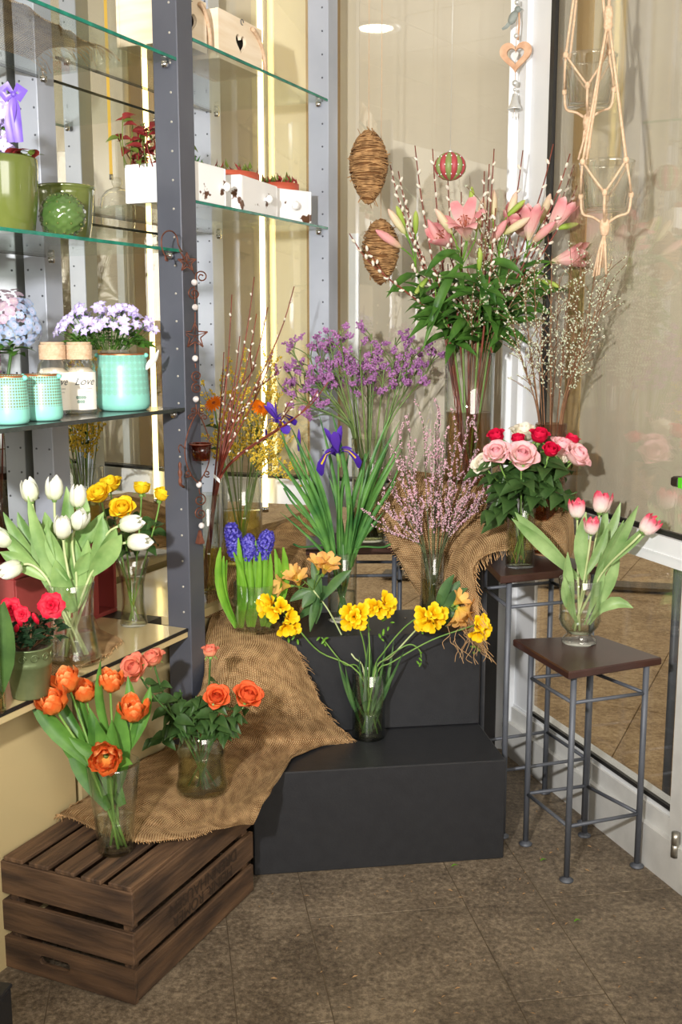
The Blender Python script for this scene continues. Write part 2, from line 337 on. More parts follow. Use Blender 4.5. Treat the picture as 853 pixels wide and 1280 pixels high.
# ------------------------------------------------------------------ helpers: meshes and objects
class MB:
    def __init__(s): s.v = []; s.f = []; s.uv = []; s.mi = []; s.cur = 0; s.flat = False
    def add(s, vs, fs, uvs=None):
        o = len(s.v); s.v += [V(p) for p in vs]; s.uv += (uvs or [(0, 0)] * len(vs))
        s.f += [tuple(i + o for i in f) for f in fs]; s.mi += [s.cur] * len(fs); return s
    def box(s, c, size, x=None, z=None):
        """box centred at c; x = direction of its first side, z = direction of its third"""
        s.flat = True; X = V(x or (1, 0, 0)).normalized(); Z = V(z or (0, 0, 1)).normalized(); Y = Z.cross(X)
        c = V(c); a, b, d = (k / 2 for k in size)
        vs = [c + X * (a * i) + Y * (b * j) + Z * (d * k) for k in (-1, 1) for j in (-1, 1) for i in (-1, 1)]
        return s.add(vs, [(0, 2, 3, 1), (4, 5, 7, 6), (0, 1, 5, 4), (2, 6, 7, 3), (0, 4, 6, 2), (1, 3, 7, 5)])
    def hexa(s, b4, t4):
        return s.add(list(b4) + list(t4), [(3, 2, 1, 0), (4, 5, 6, 7), (0, 1, 5, 4), (1, 2, 6, 5), (2, 3, 7, 6), (3, 0, 4, 7)])
    def cbox(s, c, size, x=None, z=None, bv=.003):
        """box with chamfered vertical and top edges"""
        s.flat = True; X = V(x or (1, 0, 0)).normalized(); Z = V(z or (0, 0, 1)).normalized(); Y = Z.cross(X); c = V(c)
        a, b, d = (k / 2 for k in size); rings = []
        for zz, ins in ((-d, bv), (-d + bv, 0), (d - bv, 0), (d, bv)):
            ring = []
            for i, j in ((-1, -1), (1, -1), (1, 1), (-1, 1)):
                if i * j > 0: seq = ((a - ins - bv * 0, b - ins - bv), (a - ins - bv, b - ins))
                else: seq = ((a - ins - bv, b - ins), (a - ins, b - ins - bv))
                if (i, j) == (-1, -1): seq = ((a - ins, b - ins - bv), (a - ins - bv, b - ins))
                if (i, j) == (1, -1): seq = ((a - ins - bv, b - ins), (a - ins, b - ins - bv))
                if (i, j) == (1, 1): seq = ((a - ins, b - ins - bv), (a - ins - bv, b - ins))
                if (i, j) == (-1, 1): seq = ((a - ins - bv, b - ins), (a - ins, b - ins - bv))
                for p, q in seq: ring.append(c + X * (p * i) + Y * (q * j) + Z * zz)
            rings.append(ring)
        return s.loft(rings, True, True)
    def loft(s, rings, cap0=False, cap1=False, closed=True, uvx=True):
        n = len(rings[0]); m = len(rings); vs = [p for r in rings for p in r]
        uvs = [((i / max(1, n - 1)), j / max(1, m - 1)) for j in range(m) for i in range(n)]
        fs = []
        for j in range(m - 1):
            for i in range(n if closed else n - 1):
                k = (i + 1) % n
                fs.append((j * n + i, j * n + k, (j + 1) * n + k, (j + 1) * n + i))
        if cap0: fs.append(tuple(range(n - 1, -1, -1)))
        if cap1: fs.append(tuple((m - 1) * n + i for i in range(n)))
        return s.add(vs, fs, uvs)
    def tube(s, path, r, n=5, cap=True):
        path = [V(p) for p in path]; m = len(path); rr = r if isinstance(r, (list, tuple)) else [r] * m
        T0 = (path[1] - path[0]).normalized()
        X = T0.cross(V((0, 0, 1)) if abs(T0.z) < .9 else V((1, 0, 0))).normalized(); rings = []
        for i, p in enumerate(path):
            T = (path[min(i + 1, m - 1)] - path[max(i - 1, 0)])
            T = T.normalized() if T.length > 1e-9 else T0
            X = (X - T * X.dot(T)); X = X.normalized() if X.length > 1e-6 else T.orthogonal().normalized()
            Y = T.cross(X)
            rings.append([p + (X * math.cos(2 * PI * k / n) + Y * math.sin(2 * PI * k / n)) * rr[i] for k in range(n)])
        return s.loft(rings, cap, cap)
    def lathe(s, prof, c=(0, 0, 0), n=28, axis=None, metric=0):
        """profile [(r, z)] turned about z at c"""
        c = V(c); rings = []
        A = frame(axis) if axis is not None else Matrix.Identity(3)
        for r, z in prof: rings.append([c + A @ V((r * math.cos(2 * PI * k / n), r * math.sin(2 * PI * k / n), z)) for k in range(n + 1)])
        o = len(s.uv); s.loft(rings, False, False, closed=False)
        if metric: s.uv[o:] = [(k / n * 2 * PI * metric, z) for r, z in prof for k in range(n + 1)]
        return s
    def blob(s, c, r, n=6, m=4, axis=None):
        c = V(c); rx = r if isinstance(r, (tuple, list)) else (r, r, r)
        A = frame(axis) if axis is not None else Matrix.Identity(3)
        rings = []
        for j in range(m + 1):
            th = PI * j / m; q = max(1e-4, math.sin(th))
            rings.append([c + A @ V((rx[0] * q * math.cos(2 * PI * k / n), rx[1] * q * math.sin(2 * PI * k / n), -rx[2] * math.cos(th))) for k in range(n)])
        return s.loft(rings)
    def octa(s, c, r, axis=None, l=None):
        c = V(c); A = frame(axis) if axis is not None else Matrix.Identity(3); l = l or r
        vs = [c + A @ V(q) for q in ((r, 0, 0), (0, r, 0), (-r, 0, 0), (0, -r, 0), (0, 0, l), (0, 0, -l))]
        return s.add(vs, [(0, 1, 4), (1, 2, 4), (2, 3, 4), (3, 0, 4), (1, 0, 5), (2, 1, 5), (3, 2, 5), (0, 3, 5)])
    def strip(s, path, widths, nrm, fold=.15, curl=0, cols=3, wave=0):
        """a leaf or petal along path: widths per point, nrm = the side its face looks to"""
        path = [V(p) for p in path]; m = len(path); vs = []; uvs = []
        nrm = V(nrm)
        for i, p in enumerate(path):
            T = (path[min(i + 1, m - 1)] - path[max(i - 1, 0)]).normalized()
            B = T.cross(nrm); B = B.normalized() if B.length > 1e-6 else T.orthogonal().normalized()
            U = B.cross(T)
            for k in range(cols):
                u = -1 + 2 * k / (cols - 1)
                vs.append(p + B * (u * widths[i] / 2) + U * (fold * widths[i] * (abs(u) ** 1.3)) + U * (wave * widths[i] * math.sin(i * 2.1 + k)))
                uvs.append((k / (cols - 1), i / (m - 1)))
        fs = [(i * cols + k, i * cols + k + 1, (i + 1) * cols + k + 1, (i + 1) * cols + k) for i in range(m - 1) for k in range(cols - 1)]
        return s.add(vs, fs, uvs)
    def poly(s, outer, holes, p0, X, Y, th):
        """outline (with holes) in the X/Y plane at p0 with thickness th along X x Y"""
        s.flat = True; p0 = V(p0); X = V(X).normalized(); Y = V(Y).normalized(); Z = X.cross(Y)
        loops = [[V((a, b, 0)) for a, b in outer]] + [[V((a, b, 0)) for a, b in h] for h in holes]
        tris = tessellate_polygon(loops); flat = [q for l in loops for q in l]
        n = len(flat); vs = [p0 + X * q.x + Y * q.y for q in flat]; vs += [q + Z * th for q in vs]
        fs = []
        for a, b, c in tris: fs.append((c, b, a)); fs.append((a + n, b + n, c + n))
        o = 0
        for l in loops:
            k = len(l)
            for i in range(k): fs.append((o + i, o + (i + 1) % k, o + (i + 1) % k + n, o + i + n))
            o += k
        return s.add(vs, fs)
    def mesh(s, name, mats, L=V((0, 0, 0)), smooth=True, recalc=False):
        me = bpy.data.meshes.new(name)
        me.from_pydata([tuple(p - L) for p in s.v], [], s.f)
        uvl = me.uv_layers.new(name='UVMap')
        li = [0] * len(me.loops); me.loops.foreach_get('vertex_index', li)
        flat = []
        for i in li: flat += s.uv[i]
        uvl.data.foreach_set('uv', flat)
        for mm in (mats if isinstance(mats, (list, tuple)) else [mats]): me.materials.append(mm)
        me.polygons.foreach_set('material_index', s.mi)
        me.polygons.foreach_set('use_smooth', [smooth and not s.flat] * len(me.polygons))
        if recalc:
            import bmesh
            b = bmesh.new(); b.from_mesh(me); bmesh.ops.recalc_face_normals(b, faces=b.faces); b.to_mesh(me); b.free()
        me.update(); return me

def frame(d):
    z = V(d).normalized(); x = (V((0, 0, 1)).cross(z) if abs(z.z) < .99 else V((1, 0, 0)).cross(z)).normalized()
    return Matrix((x, z.cross(x), z)).transposed()
def fm(pos, d, spin=0, sc=1):
    return Matrix.Translation(V(pos)) @ (frame(d) @ Matrix.Rotation(spin, 3, 'Z')).to_4x4() @ Matrix.Scale(sc, 4)

ROOT = {}
def tag(o, label=None, cat=None, group=None, kind=None):
    if label: o['label'] = label
    if cat: o['category'] = cat
    if group: o['group'] = group
    if kind: o['kind'] = kind
    return o
def thing(name, label, cat, loc, group=None):
    o = bpy.data.objects.new(name, None); COL.objects.link(o); o.empty_display_size = .05
    o.location = loc; ROOT[o.name] = V(loc); return tag(o, label, cat, group)
def struct(name, loc=(0, 0, 0)):
    o = bpy.data.objects.new(name, None); COL.objects.link(o); o.location = loc; ROOT[o.name] = V(loc); o['kind'] = 'structure'; return o
def L_of(p): return ROOT[p.name] if p is not None else V((0, 0, 0))
def part(name, mb, mats, parent=None, smooth=True, kind=None, label=None, recalc=False):
    """link mb (in world coordinates) as one object under parent"""
    L = L_of(parent); o = bpy.data.objects.new(name, mb.mesh(name, mats, L, smooth, recalc)); COL.objects.link(o)
    if parent is not None: o.parent = parent
    ROOT[o.name] = L
    if kind: o['kind'] = kind
    if label: o['label'] = label
    return o
def single(name, mb, mats, label, cat, base, group=None, smooth=True, kind=None):
    """a thing that is one mesh, its origin at base"""
    L = V(base); o = bpy.data.objects.new(name, mb.mesh(name, mats, L, smooth)); COL.objects.link(o); o.location = L; ROOT[o.name] = L
    return tag(o, label, cat, group, kind)
def place(name, me, parent, M):
    """link shared mesh data at world matrix M under parent"""
    o = bpy.data.objects.new(name, me); COL.objects.link(o); o.parent = parent
    o.matrix_local = Matrix.Translation(-L_of(parent)) @ M
    return o
def sub(name, me, parent, M):
    """a sub-part in its part's own frame"""
    o = bpy.data.objects.new(name, me); COL.objects.link(o); o.parent = parent; o.matrix_local = M; return o
def bez(p0, p1, p2, p3, n=8):
    p0, p1, p2, p3 = V(p0), V(p1), V(p2), V(p3); r = []
    for i in range(n):
        t = i / (n - 1); u = 1 - t
        r.append(p0 * u ** 3 + p1 * 3 * u * u * t + p2 * 3 * u * t * t + p3 * t ** 3)
    return r
def crom(pts, n=6):
    """smooth curve through points"""
    P = [V(p) for p in pts]; P = [P[0] * 2 - P[1]] + P + [P[-1] * 2 - P[-2]]; r = []
    for i in range(1, len(P) - 2):
        for k in range(n):
            t = k / n; a, b, c, d = P[i - 1], P[i], P[i + 1], P[i + 2]
            r.append(.5 * ((2 * b) + (c - a) * t + (2 * a - 5 * b + 4 * c - d) * t * t + (3 * b - a - 3 * c + d) * t ** 3))
    r.append(P[-2]); return r
def rnd(a): return R.uniform(-a, a)
def rv(a): return V((rnd(a), rnd(a), rnd(a)))
def text_mb(mb, s, p0, X, Y, size, bend=None, lift=.0006, center=True, shear=0):
    """flat print: letters from the built-in font; bend = (axis point, radius) wraps them round a vertical cylinder"""
    cu = bpy.data.curves.new('t', 'FONT'); cu.body = s; cu.size = size; cu.shear = shear; cu.align_x = 'CENTER' if center else 'LEFT'
    o = bpy.data.objects.new('t', cu); me = o.to_mesh()
    X = V(X).normalized(); Y = V(Y).normalized(); Z = X.cross(Y); p0 = V(p0); vs = []
    for q in me.vertices:
        if bend:
            ax, rad = bend; a0 = math.atan2(p0.y - ax.y, p0.x - ax.x); a = a0 + q.co.x / rad
            vs.append(V((ax.x + (rad + lift) * math.cos(a), ax.y + (rad + lift) * math.sin(a), p0.z + q.co.y)))
        else: vs.append(p0 + X * q.co.x + Y * q.co.y + Z * lift)
    mb.add(vs, [tuple(f.vertices) for f in me.polygons]); o.to_mesh_clear(); bpy.data.objects.remove(o); bpy.data.curves.remove(cu)
    return mb
# ------------------------------------------------------------------ flower templates (local frame: the stem comes up along z)
TM = {}
def petal_grid(prof, halfw, cols=5, cup=0, twist=0, ruffle=0):
    """prof [(radius, height)], halfw = half width in metres at each point; cup bends the sides inwards"""
    mb = MB(); vs = []; uvs = []; m = len(prof)
    for i, ((r, z), hw) in enumerate(zip(prof, halfw)):
        for k in range(cols):
            u = -1 + 2 * k / (cols - 1); y = u * hw
            x = r - cup * hw * u * u + (ruffle * hw * math.sin(7 * u + i * 1.9) if i > 1 else 0)
            vs.append(V((x, y, z + (ruffle * hw * .6 * math.cos(9 * u + i) if i > 1 else 0)))); uvs.append((k / (cols - 1), i / (m - 1)))
    fs = [(i * cols + k, i * cols + k + 1, (i + 1) * cols + k + 1, (i + 1) * cols + k) for i in range(m - 1) for k in range(cols - 1)]
    return mb.add(vs, fs, uvs)
def T(key, mb, mats, smooth=True):
    if key not in TM: TM[key] = mb.mesh(key, mats, V((0, 0, 0)), smooth)
    return TM[key]
def sc2(l, k): return [tuple(a * k for a in p) if isinstance(p, tuple) else p * k for p in l]
def ring(me, n, off=0, sc=1, tilt=0, z=0): return [(me, 2 * PI * k / n + off, sc, tilt, z) for k in range(n)]
def ring_M(a, sc, tilt, z):
    return Matrix.Rotation(a, 4, 'Z') @ Matrix.Translation((0, 0, z)) @ Matrix.Rotation(tilt, 4, 'Y') @ Matrix.Scale(sc, 4)
def bloom(parent, pos, d, center, petals, sc=1, spin=None, name='bloom', pname='petal', jit=.06):
    b = place(name, center, parent, fm(pos, d, R.uniform(0, 6.28) if spin is None else spin, sc))
    for me, a, s_, tl, z in petals:
        sub(pname, me, b, ring_M(a + rnd(jit), s_ * (1 + rnd(jit)), tl + rnd(jit), z))
    return b
def join_bloom(key, petals, mats, center=None):
    """one mesh for small flowers"""
    if key in TM: return TM[key]
    mb = MB()
    for pm, a, s_, tl, z in petals:
        M = ring_M(a, s_, tl, z); mb.add([M @ q for q in pm.v], pm.f, pm.uv)
    if center: mb.cur = 1; center(mb)
    TM[key] = mb.mesh(key, mats); return TM[key]
def tulip_petal(Lh, Rr, k=1.0, open_=0):
    pr = [(.10 * Rr, 0), (.75 * Rr, .10 * Lh), (1.0 * Rr, .32 * Lh), (1.0 * Rr + open_ * .2 * Rr, .58 * Lh), ((.86 + open_ * .6) * Rr, .82 * Lh), ((.52 + open_) * Rr, 1.0 * Lh)]
    hw = [.12 * Rr, .55 * Rr, .82 * Rr, .80 * Rr, .55 * Rr, .08 * Rr]
    return pr, [h * k for h in hw]
def tulip_center(): return MB().lathe([(0, -.004), (.006, -.003), (.007, .004), (.004, .012), (0, .014)], n=8)
T('tulip_heart', tulip_center(), M_lv_tulip)
pr, hw = tulip_petal(.062, .021); T('tulip_petal_white', petal_grid(pr, hw, 5, .55), P_white)
pr, hw = tulip_petal(.056, .024, 1.0, .42); T('tulip_petal_orange', petal_grid(pr, [h * 1.05 for h in hw], 7, .4, 0, .26), P_or)
pr, hw = tulip_petal(.052, .019, .85, .42); T('tulip_petal_pink', petal_grid(pr, hw, 5, .5, 0, .1), P_pink)
def tulip_rings(key):
    if 'orange' in key: return ring(TM[key], 4, .2, .72, -.06, .004) + ring(TM[key], 4, .9, .9, .0, .002) + ring(TM[key], 4, .5, 1.02, .16)
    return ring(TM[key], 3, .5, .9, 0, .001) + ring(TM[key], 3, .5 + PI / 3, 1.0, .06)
def rose_set(key, P):
    c = MB()
    for k in range(5):      # the coiled heart
        a = k * 1.9; r = .006 + .0022 * k
        vs = []
        for i in range(9):
            t = a + i / 8 * 4.2
            for z, f in ((.004, .5), (.020, 1.05), (.034 - .0016 * k, .8)): vs.append(V((r * f * math.cos(t), r * f * math.sin(t), z)))
        c.add(vs, [(i * 3 + j, (i + 1) * 3 + j, (i + 1) * 3 + j + 1, i * 3 + j + 1) for i in range(8) for j in range(2)], [(i / 8, .5 + j * .2) for i in range(9) for j in range(3)])
    T(key + '_heart', c, P)
    T(key + '_in', petal_grid([(.004, 0), (.015, .008), (.019, .020), (.017, .032), (.017, .036)], [.004, .013, .017, .014, .006], 5, .5), P)
    T(key + '_out', petal_grid([(.005, -.002), (.020, .004), (.026, .016), (.028, .027), (.034, .030), (.036, .027)], [.005, .016, .021, .020, .014, .004], 5, .42), P)
    return TM[key + '_heart'], ring(TM[key + '_in'], 4, 0, 1, 0, .001) + ring(TM[key + '_out'], 5, .4, .93, 0, .001) + ring(TM[key + '_out'], 5, 1, 1.08, .22, -.002)
def rose_bud_set(key, P):
    h, _ = rose_set(key, P)
    return h, ring(TM[key + '_in'], 4, 0, 1, 0, .001) + ring(TM[key + '_out'], 4, .5, .9, -.08, .001)
T('sepals', MB().lathe([(.003, -.012), (.008, -.009), (.008, -.002), (.004, .0)], n=7), M_stem)
pr = [(.004, 0), (.012, .03), (.022, .062), (.040, .092), (.066, .108), (.082, .104)]
T('lily_petal', petal_grid(pr, [.005, .012, .019, .021, .014, .002], 5, -.18), P_lily)
T('lily_petal_half', petal_grid([(.004, 0), (.014, .03), (.023, .062), (.029, .088), (.034, .108), (.033, .118)], [.005, .014, .02, .02, .013, .002], 5, .3), P_lily)
c = MB()
for k in range(6):
    a = k * PI / 3; q = V((.016 * math.cos(a), .016 * math.sin(a), .085)); c.tube([(0, 0, .01), q * .5 + V((0, 0, .01)), q], .0009, 4); c.blob(q, (.0018, .0018, .007), 5, 3, V((q.x, q.y, -.01)))
c.tube([(0, 0, .01), (.003, 0, .1)], .0016, 5)
T('lily_heart', c, M_anther)
T('lily_bud', MB().lathe([(.002, 0), (.009, .012), (.0125, .04), (.0125, .062), (.009, .082), (.002, .096)], n=9), P_lilybud)
T('lily_bud_pink', MB().lathe([(.002, 0), (.009, .012), (.0135, .04), (.0135, .066), (.009, .088), (.002, .102)], n=9), P_lilybudp)
T('lily_bud_green', MB().lathe([(.002, 0), (.007, .010), (.0095, .035), (.009, .052), (.006, .066), (.001, .074)], n=9), P_lilybudg)
T('iris_fall', petal_grid([(.002, .012), (.018, .026), (.038, .024), (.056, .004), (.064, -.018), (.064, -.030)], [.005, .007, .009, .016, .018, .004], 5, -.12), P_fall)
T('iris_standard', petal_grid([(.002, .012), (.006, .03), (.013, .052), (.020, .074), (.024, .088)], [.003, .006, .012, .012, .003], 5, .3), P_std)
T('iris_style', petal_grid([(.002, .014), (.014, .032), (.030, .034), (.044, .030)], [.004, .006, .008, .004], 3, .3), P_std)
T('iris_heart', MB().lathe([(.004, -.03), (.006, -.01), (.005, .014), (0, .016)], n=7), M_stem)
fp = petal_grid([(.002, 0), (.003, .012), (.007, .024), (.013, .033), (.018, .037), (.021, .036)], [.002, .003, .006, .0095, .009, .002], 3, .35)
join_bloom('freesia_flower', ring(fp, 3, 0, .92, 0, .002) + ring(fp, 3, PI / 3, 1.0, .14, 0), [P_free, M_stem], lambda mb: mb.lathe([(.001, -.006), (.003, -.002), (.003, .006)], n=6))
T('freesia_bud', MB().lathe([(.001, 0), (.004, .006), (.0045, .013), (.002, .021), (0, .022)], n=6), M_lv_hya)
ap = petal_grid([(.003, 0), (.008, .018), (.016, .032), (.027, .042), (.034, .044)], [.002, .006, .011, .010, .002], 3, .2)
join_bloom('alstroemeria_flower', ring(ap, 6, 0, 1, .0, 0), [P_als, M_stem], lambda mb: mb.lathe([(.002, -.012), (.005, -.004), (.004, .004)], n=6))
cp = petal_grid([(.001, 0), (.005, .005), (.011, .008), (.017, .006)], [.0025, .005, .0045, .0005], 3, .1)
join_bloom('campanula_flower', ring(cp, 5), [P_camp, M_lv_camp], lambda mb: mb.lathe([(.003, -.006), (.003, .002)], n=5))
cc = petal_grid([(.004, 0), (.016, .004), (.030, .004), (.036, .001)], [.0015, .0035, .004, .0025], 3, 0)
join_bloom('calendula_flower', ring(cc, 17, 0, 1) + ring(cc, 15, .1, .86, -.16, .002) + ring(cc, 12, .05, .6, -.34, .003), [P_cal, M_anther], lambda mb: mb.blob((0, 0, .004), (.010, .010, .005), 10, 4))
zp = petal_grid([(.002, 0), (.010, .007), (.020, .010), (.027, .006)], [.003, .010, .014, .006], 5, .1, 0, .2)
join_bloom('azalea_flower', ring(zp, 6) + ring(zp, 5, .5, .75, -.4, .003) + ring(zp, 4, .2, .5, -.8, .005), [P_aza, M_stem], None)
T('azalea_bud', MB().lathe([(.002, 0), (.005, .006), (.006, .012), (.003, .02), (0, .022)], n=6), P_aza)
hp = petal_grid([(.001, 0), (.006, .001), (.011, 0)], [.002, .006, .003], 3, -.1)
join_bloom('hydrangea_floret', ring(hp, 4), [P_hyd, M_lv_camp], None); join_bloom('hydrangea_floret_mauve', ring(hp, 4), [P_hyd2, M_lv_camp], None)
def leaf_tm(key, Lh, wd, mat_, droop=.25, fold=.12, n=6, tip=.6):
    path = [V((0, 0, 0)), *[V((0, Lh * i / (n - 1), Lh * droop * (.4 * math.sin(PI * i / (n - 1)) - (i / (n - 1)) ** 2))) for i in range(1, n)]]
    ws = [wd * max(.04, math.sin(PI * min(1, (i / (n - 1)) ** tip))) for i in range(n)]; ws[0] = wd * .08
    return T(key, MB().strip(path, ws, (0, 0, 1), fold, cols=5), mat_)
leaf_tm('rose_leaf', .062, .040, M_lv_rose); leaf_tm('rose_leaflet', .044, .028, M_lv_rose)
leaf_tm('lily_leaf', .118, .034, M_lv_lily, .18); leaf_tm('lily_leaf_short', .09, .024, M_lv_lily, .2)
leaf_tm('alstroemeria_leaf', .085, .024, M_lv_als, .3); leaf_tm('azalea_leaf', .034, .016, M_lv_dark, .15)
leaf_tm('campanula_leaf', .024, .018, M_lv_camp, .2); leaf_tm('small_leaf', .030, .016, M_lv_mix, .2); leaf_tm('red_leaf', .038, .024, M_lv_red, .2)
leaf_tm('succulent_leaf', .034, .018, M_lv_succ, -.4, .3); leaf_tm('tiny_red_leaf', .014, .006, M_lv_red, -.3, .3); leaf_tm('tiny_green_leaf', .014, .006, M_lv_mix, -.3, .3)
leaf_tm('hydrangea_leaf', .055, .036, M_lv_camp, .2)
def leafM(pos, out, up=(0, 0, 1), sc=1):
    """matrix for a leaf template: its length along out, its face towards up"""
    y = V(out).normalized(); u = V(up); z = (u - y * u.dot(y)); z = z.normalized() if z.length > 1e-5 else y.orthogonal().normalized(); x = y.cross(z)
    return Matrix.Translation(V(pos)) @ Matrix((x, y, z)).transposed().to_4x4() @ Matrix.Scale(sc, 4)
# ------------------------------------------------------------------ vases
def vase(name, label, base, prof, glass=None, water=None, wlevel=.4, wall=.003, group=None, cat='vase', solid=.008, n=36, extra=None):
    """glass vessel from an outer profile [(r, z)] with a wall, a thick bottom and water inside"""
    base = V(base); H = prof[-1][1]
    inner = [(max(.001, r - wall), z) for r, z in prof if z > solid]
    def rad(z):
        for (r0, z0), (r1, z1) in zip(prof, prof[1:]):
            if z0 <= z <= z1 and z1 > z0: return r0 + (r1 - r0) * (z - z0) / (z1 - z0)
        return prof[-1][0]
    inn0 = (max(.001, rad(solid) - wall), solid)
    pro = [(.0005, 0)] + prof + [(prof[-1][0] - wall * .5, H + wall * .5)] + inner[::-1] + [inn0, (.0005, solid)]
    o = single(name, MB().lathe(pro, base, n), glass or M_glass, label, cat, base, group)
    if water and wlevel > 0:
        zt = H * wlevel; wp = [(.0005, solid + .0008), (max(.001, rad(solid) - wall - .0008), solid + .0008)]
        k = 8
        for i in range(1, k + 1):
            z = solid + (zt - solid) * i / k; wp.append((max(.001, rad(z) - wall - .0008), z))
        wp.append((.0005, zt)); part('water', MB().lathe(wp, base, n), water, o)
    o['_r'] = rad(H) - wall; o['_h'] = H
    return o
def stem_path(base, head, vz, k=.5, r0=.5, n=9, lean=None, bot=.012):
    """from the far side of the vase bottom, over the rim, to the head; vz = (centre, rim radius, rim height, bottom radius)"""
    c, rr, hh, br = vz; c = V(c); head = V(head)
    d = V((head.x - c.x, head.y - c.y, 0)); dl = d.length; dn = d.normalized() if dl > 1e-5 else V((1, 0, 0))
    j = V((rnd(br * .3), rnd(br * .3), 0))
    p0 = c + dn * (-br * min(1, dl / .12) * r0) + j + V((0, 0, bot))
    e = rr * min(.85, dl / max(.05, (head.z - c.z)) * hh / rr * .9)
    p1 = c + dn * e + V((0, 0, hh)) + j * .5
    up = V((0, 0, 1)) * (head.z - p1.z)
    q = p1 + (p1 - p0).normalized() * (head - p1).length * .45
    tail = bez(p1, p1 + (p1 - p0).normalized() * (head - p1).length * .35, head - (V(lean) if lean else (head - p1).normalized() * .6 + V((0, 0, .4))).normalized() * (head - p1).length * .35, head, n - 2)
    return [p0, p0.lerp(p1, .5)] + tail
def leafpath(p0, tip, bow=.1, side=None, n=8, droop=0):
    """long blade from p0 to tip, bowed upwards/outwards"""
    p0 = V(p0); tip = V(tip); l = (tip - p0).length
    b = side or V((0, 0, 1)); b = V(b)
    return [p0.lerp(tip, t) + b * (bow * l * math.sin(PI * t)) - V((0, 0, droop * l * t ** 3)) for t in (i / (n - 1) for i in range(n))]
def blade(parent, p0, tip, wd, mat_, nrm=None, bow=.08, side=None, fold=.22, n=8, droop=0, name='leaf', prof=None, wave=.0):
    path = leafpath(p0, tip, bow, side, n, droop)
    pf = prof or [.35, .62, .85, 1, .98, .82, .5, .05]
    ws = [wd * pf[min(len(pf) - 1, int(i * (len(pf) - 1) / (n - 1) + .5))] for i in range(n)]
    return part(name, MB().strip(path, ws, nrm or (rnd(.5), -1, .25), fold, cols=5, wave=wave), mat_, parent)
# ================================================================== SETTING
UP = V((0, 0, 1))
# floor: large stone tiles with thin joints
fl = struct('floor')
bed = [V((-2.5, -4.7, 0)), V((3.1, -4.7, 0)), V((3.1, 4.2, 0)), V((-2.5, 4.2, 0))]
def clip(poly, n, c):
    out = []
    for i, p in enumerate(poly):
        q = poly[(i + 1) % len(poly)]; a, b = p.dot(n) - c, q.dot(n) - c
        if a >= 0: out.append(p)
        if a * b < 0: out.append(p.lerp(q, a / (a - b)))
    return out
bed = clip(clip(bed, RN, CK.dot(RN) - .06), BN, CK.dot(BN) - .06)
mb = MB(); mb.flat = True; mb.loft([[p - UP * .05 for p in bed], [p - UP * .001 for p in bed]], True, True); part('grout_bed', mb, M_grout, fl)
TD = V((.160, -.987, 0)).normalized(); TN = V((-TD.y, TD.x, 0))
o0 = onz(653, 1085, 0); jx = o0.dot(TN)
def inside(p):
    return (V((p.x, p.y, 0)) - CK).dot(RN) > -.02 and (V((p.x, p.y, 0)) - CK).dot(BN) > -.02
crossA = onz(763, 1241, 0).dot(TD)
def clip(poly, n, c):
    out = []
    for i, p in enumerate(poly):
        q = poly[(i + 1) % len(poly)]; a, b = p.dot(n) - c, q.dot(n) - c
        if a >= 0: out.append(p)
        if a * b < 0: out.append(p.lerp(q, a / (a - b)))
    return out
for iu in range(-9, 8):
    for iv in range(-6, 5):
        l_ = .84; w_ = .212 if iu % 2 else .42
        u0 = jx + (iu // 2) * .632 + (.42 if iu % 2 else 0); v0 = crossA + iv * l_ + (.5 * l_ if iu % 2 == 0 else 0)
        g = .0012
        q = [TN * (u0 + g) + TD * (v0 + g), TN * (u0 + w_ - g) + TD * (v0 + g), TN * (u0 + w_ - g) + TD * (v0 + l_ - g), TN * (u0 + g) + TD * (v0 + l_ - g)]
        q = clip(q, RN, CK.dot(RN) + .003) if q else q
        q = clip(q, BN, CK.dot(BN) + .003) if q else q
        q = clip(q, V((0, 1, 0)), -2.1) if q else q
        q = clip(q, V((0, -1, 0)), -4.1) if q else q
        q = clip(q, V((1, 0, 0)), -2.4) if q else q
        q = clip(q, V((-1, 0, 0)), -3.0) if q else q
        if len(q) < 3: continue
        hgt = rnd(.0004)
        mb = MB(); n = len(q); cen = sum(q, V((0, 0, 0))) / n
        if (q[1] - q[0]).cross(q[2] - q[1]).z < 0: q = q[::-1]
        b_ = [p - UP * .02 for p in q]; t_ = [p + UP * (hgt - .0015) for p in q]; t2 = [p + (cen - p).normalized() * .0018 + UP * hgt for p in q]
        mb.loft([b_, t_, t2], True, True)
        part('tile', mb, M_floor, fl, smooth=False)
ce = struct('ceiling'); part('ceiling_board', MB().box((.3, -.35, 3.05), (5.6, 8.7, .05)), M_grout, ce)
cpm = MB().cbox((0, 0, 0), (.594, .594, .024), bv=.003).mesh('ceiling_panel', M_ceil)
for iu in range(9):
    for iv in range(14):
        place('ceiling_panel', cpm, ce, Matrix.Translation((-2.2 + iu * .6, -4.4 + iv * .6, 3.012)))
ww = struct('wall_front'); part('wall_board', MB().box((.3, -4.7, 1.5), (5.6, .08, 3)), M_wallin, ww)
wl = struct('wall_left')
# the wall behind the shelving carries the mirror
pl0 = S(-3.6, .60, 0); pl1 = S(1.0, .60, 0)
part('wall_board', MB().box((pl0 + pl1) / 2 + UP * 1.5, ((pl1 - pl0).length, .06, 3), SD), M_wallin, wl)
mc = S(-.12, .556, 1.66)
part('mirror', MB().box(mc, (2.2, .008, 2.02), SD), M_mirror, wl)
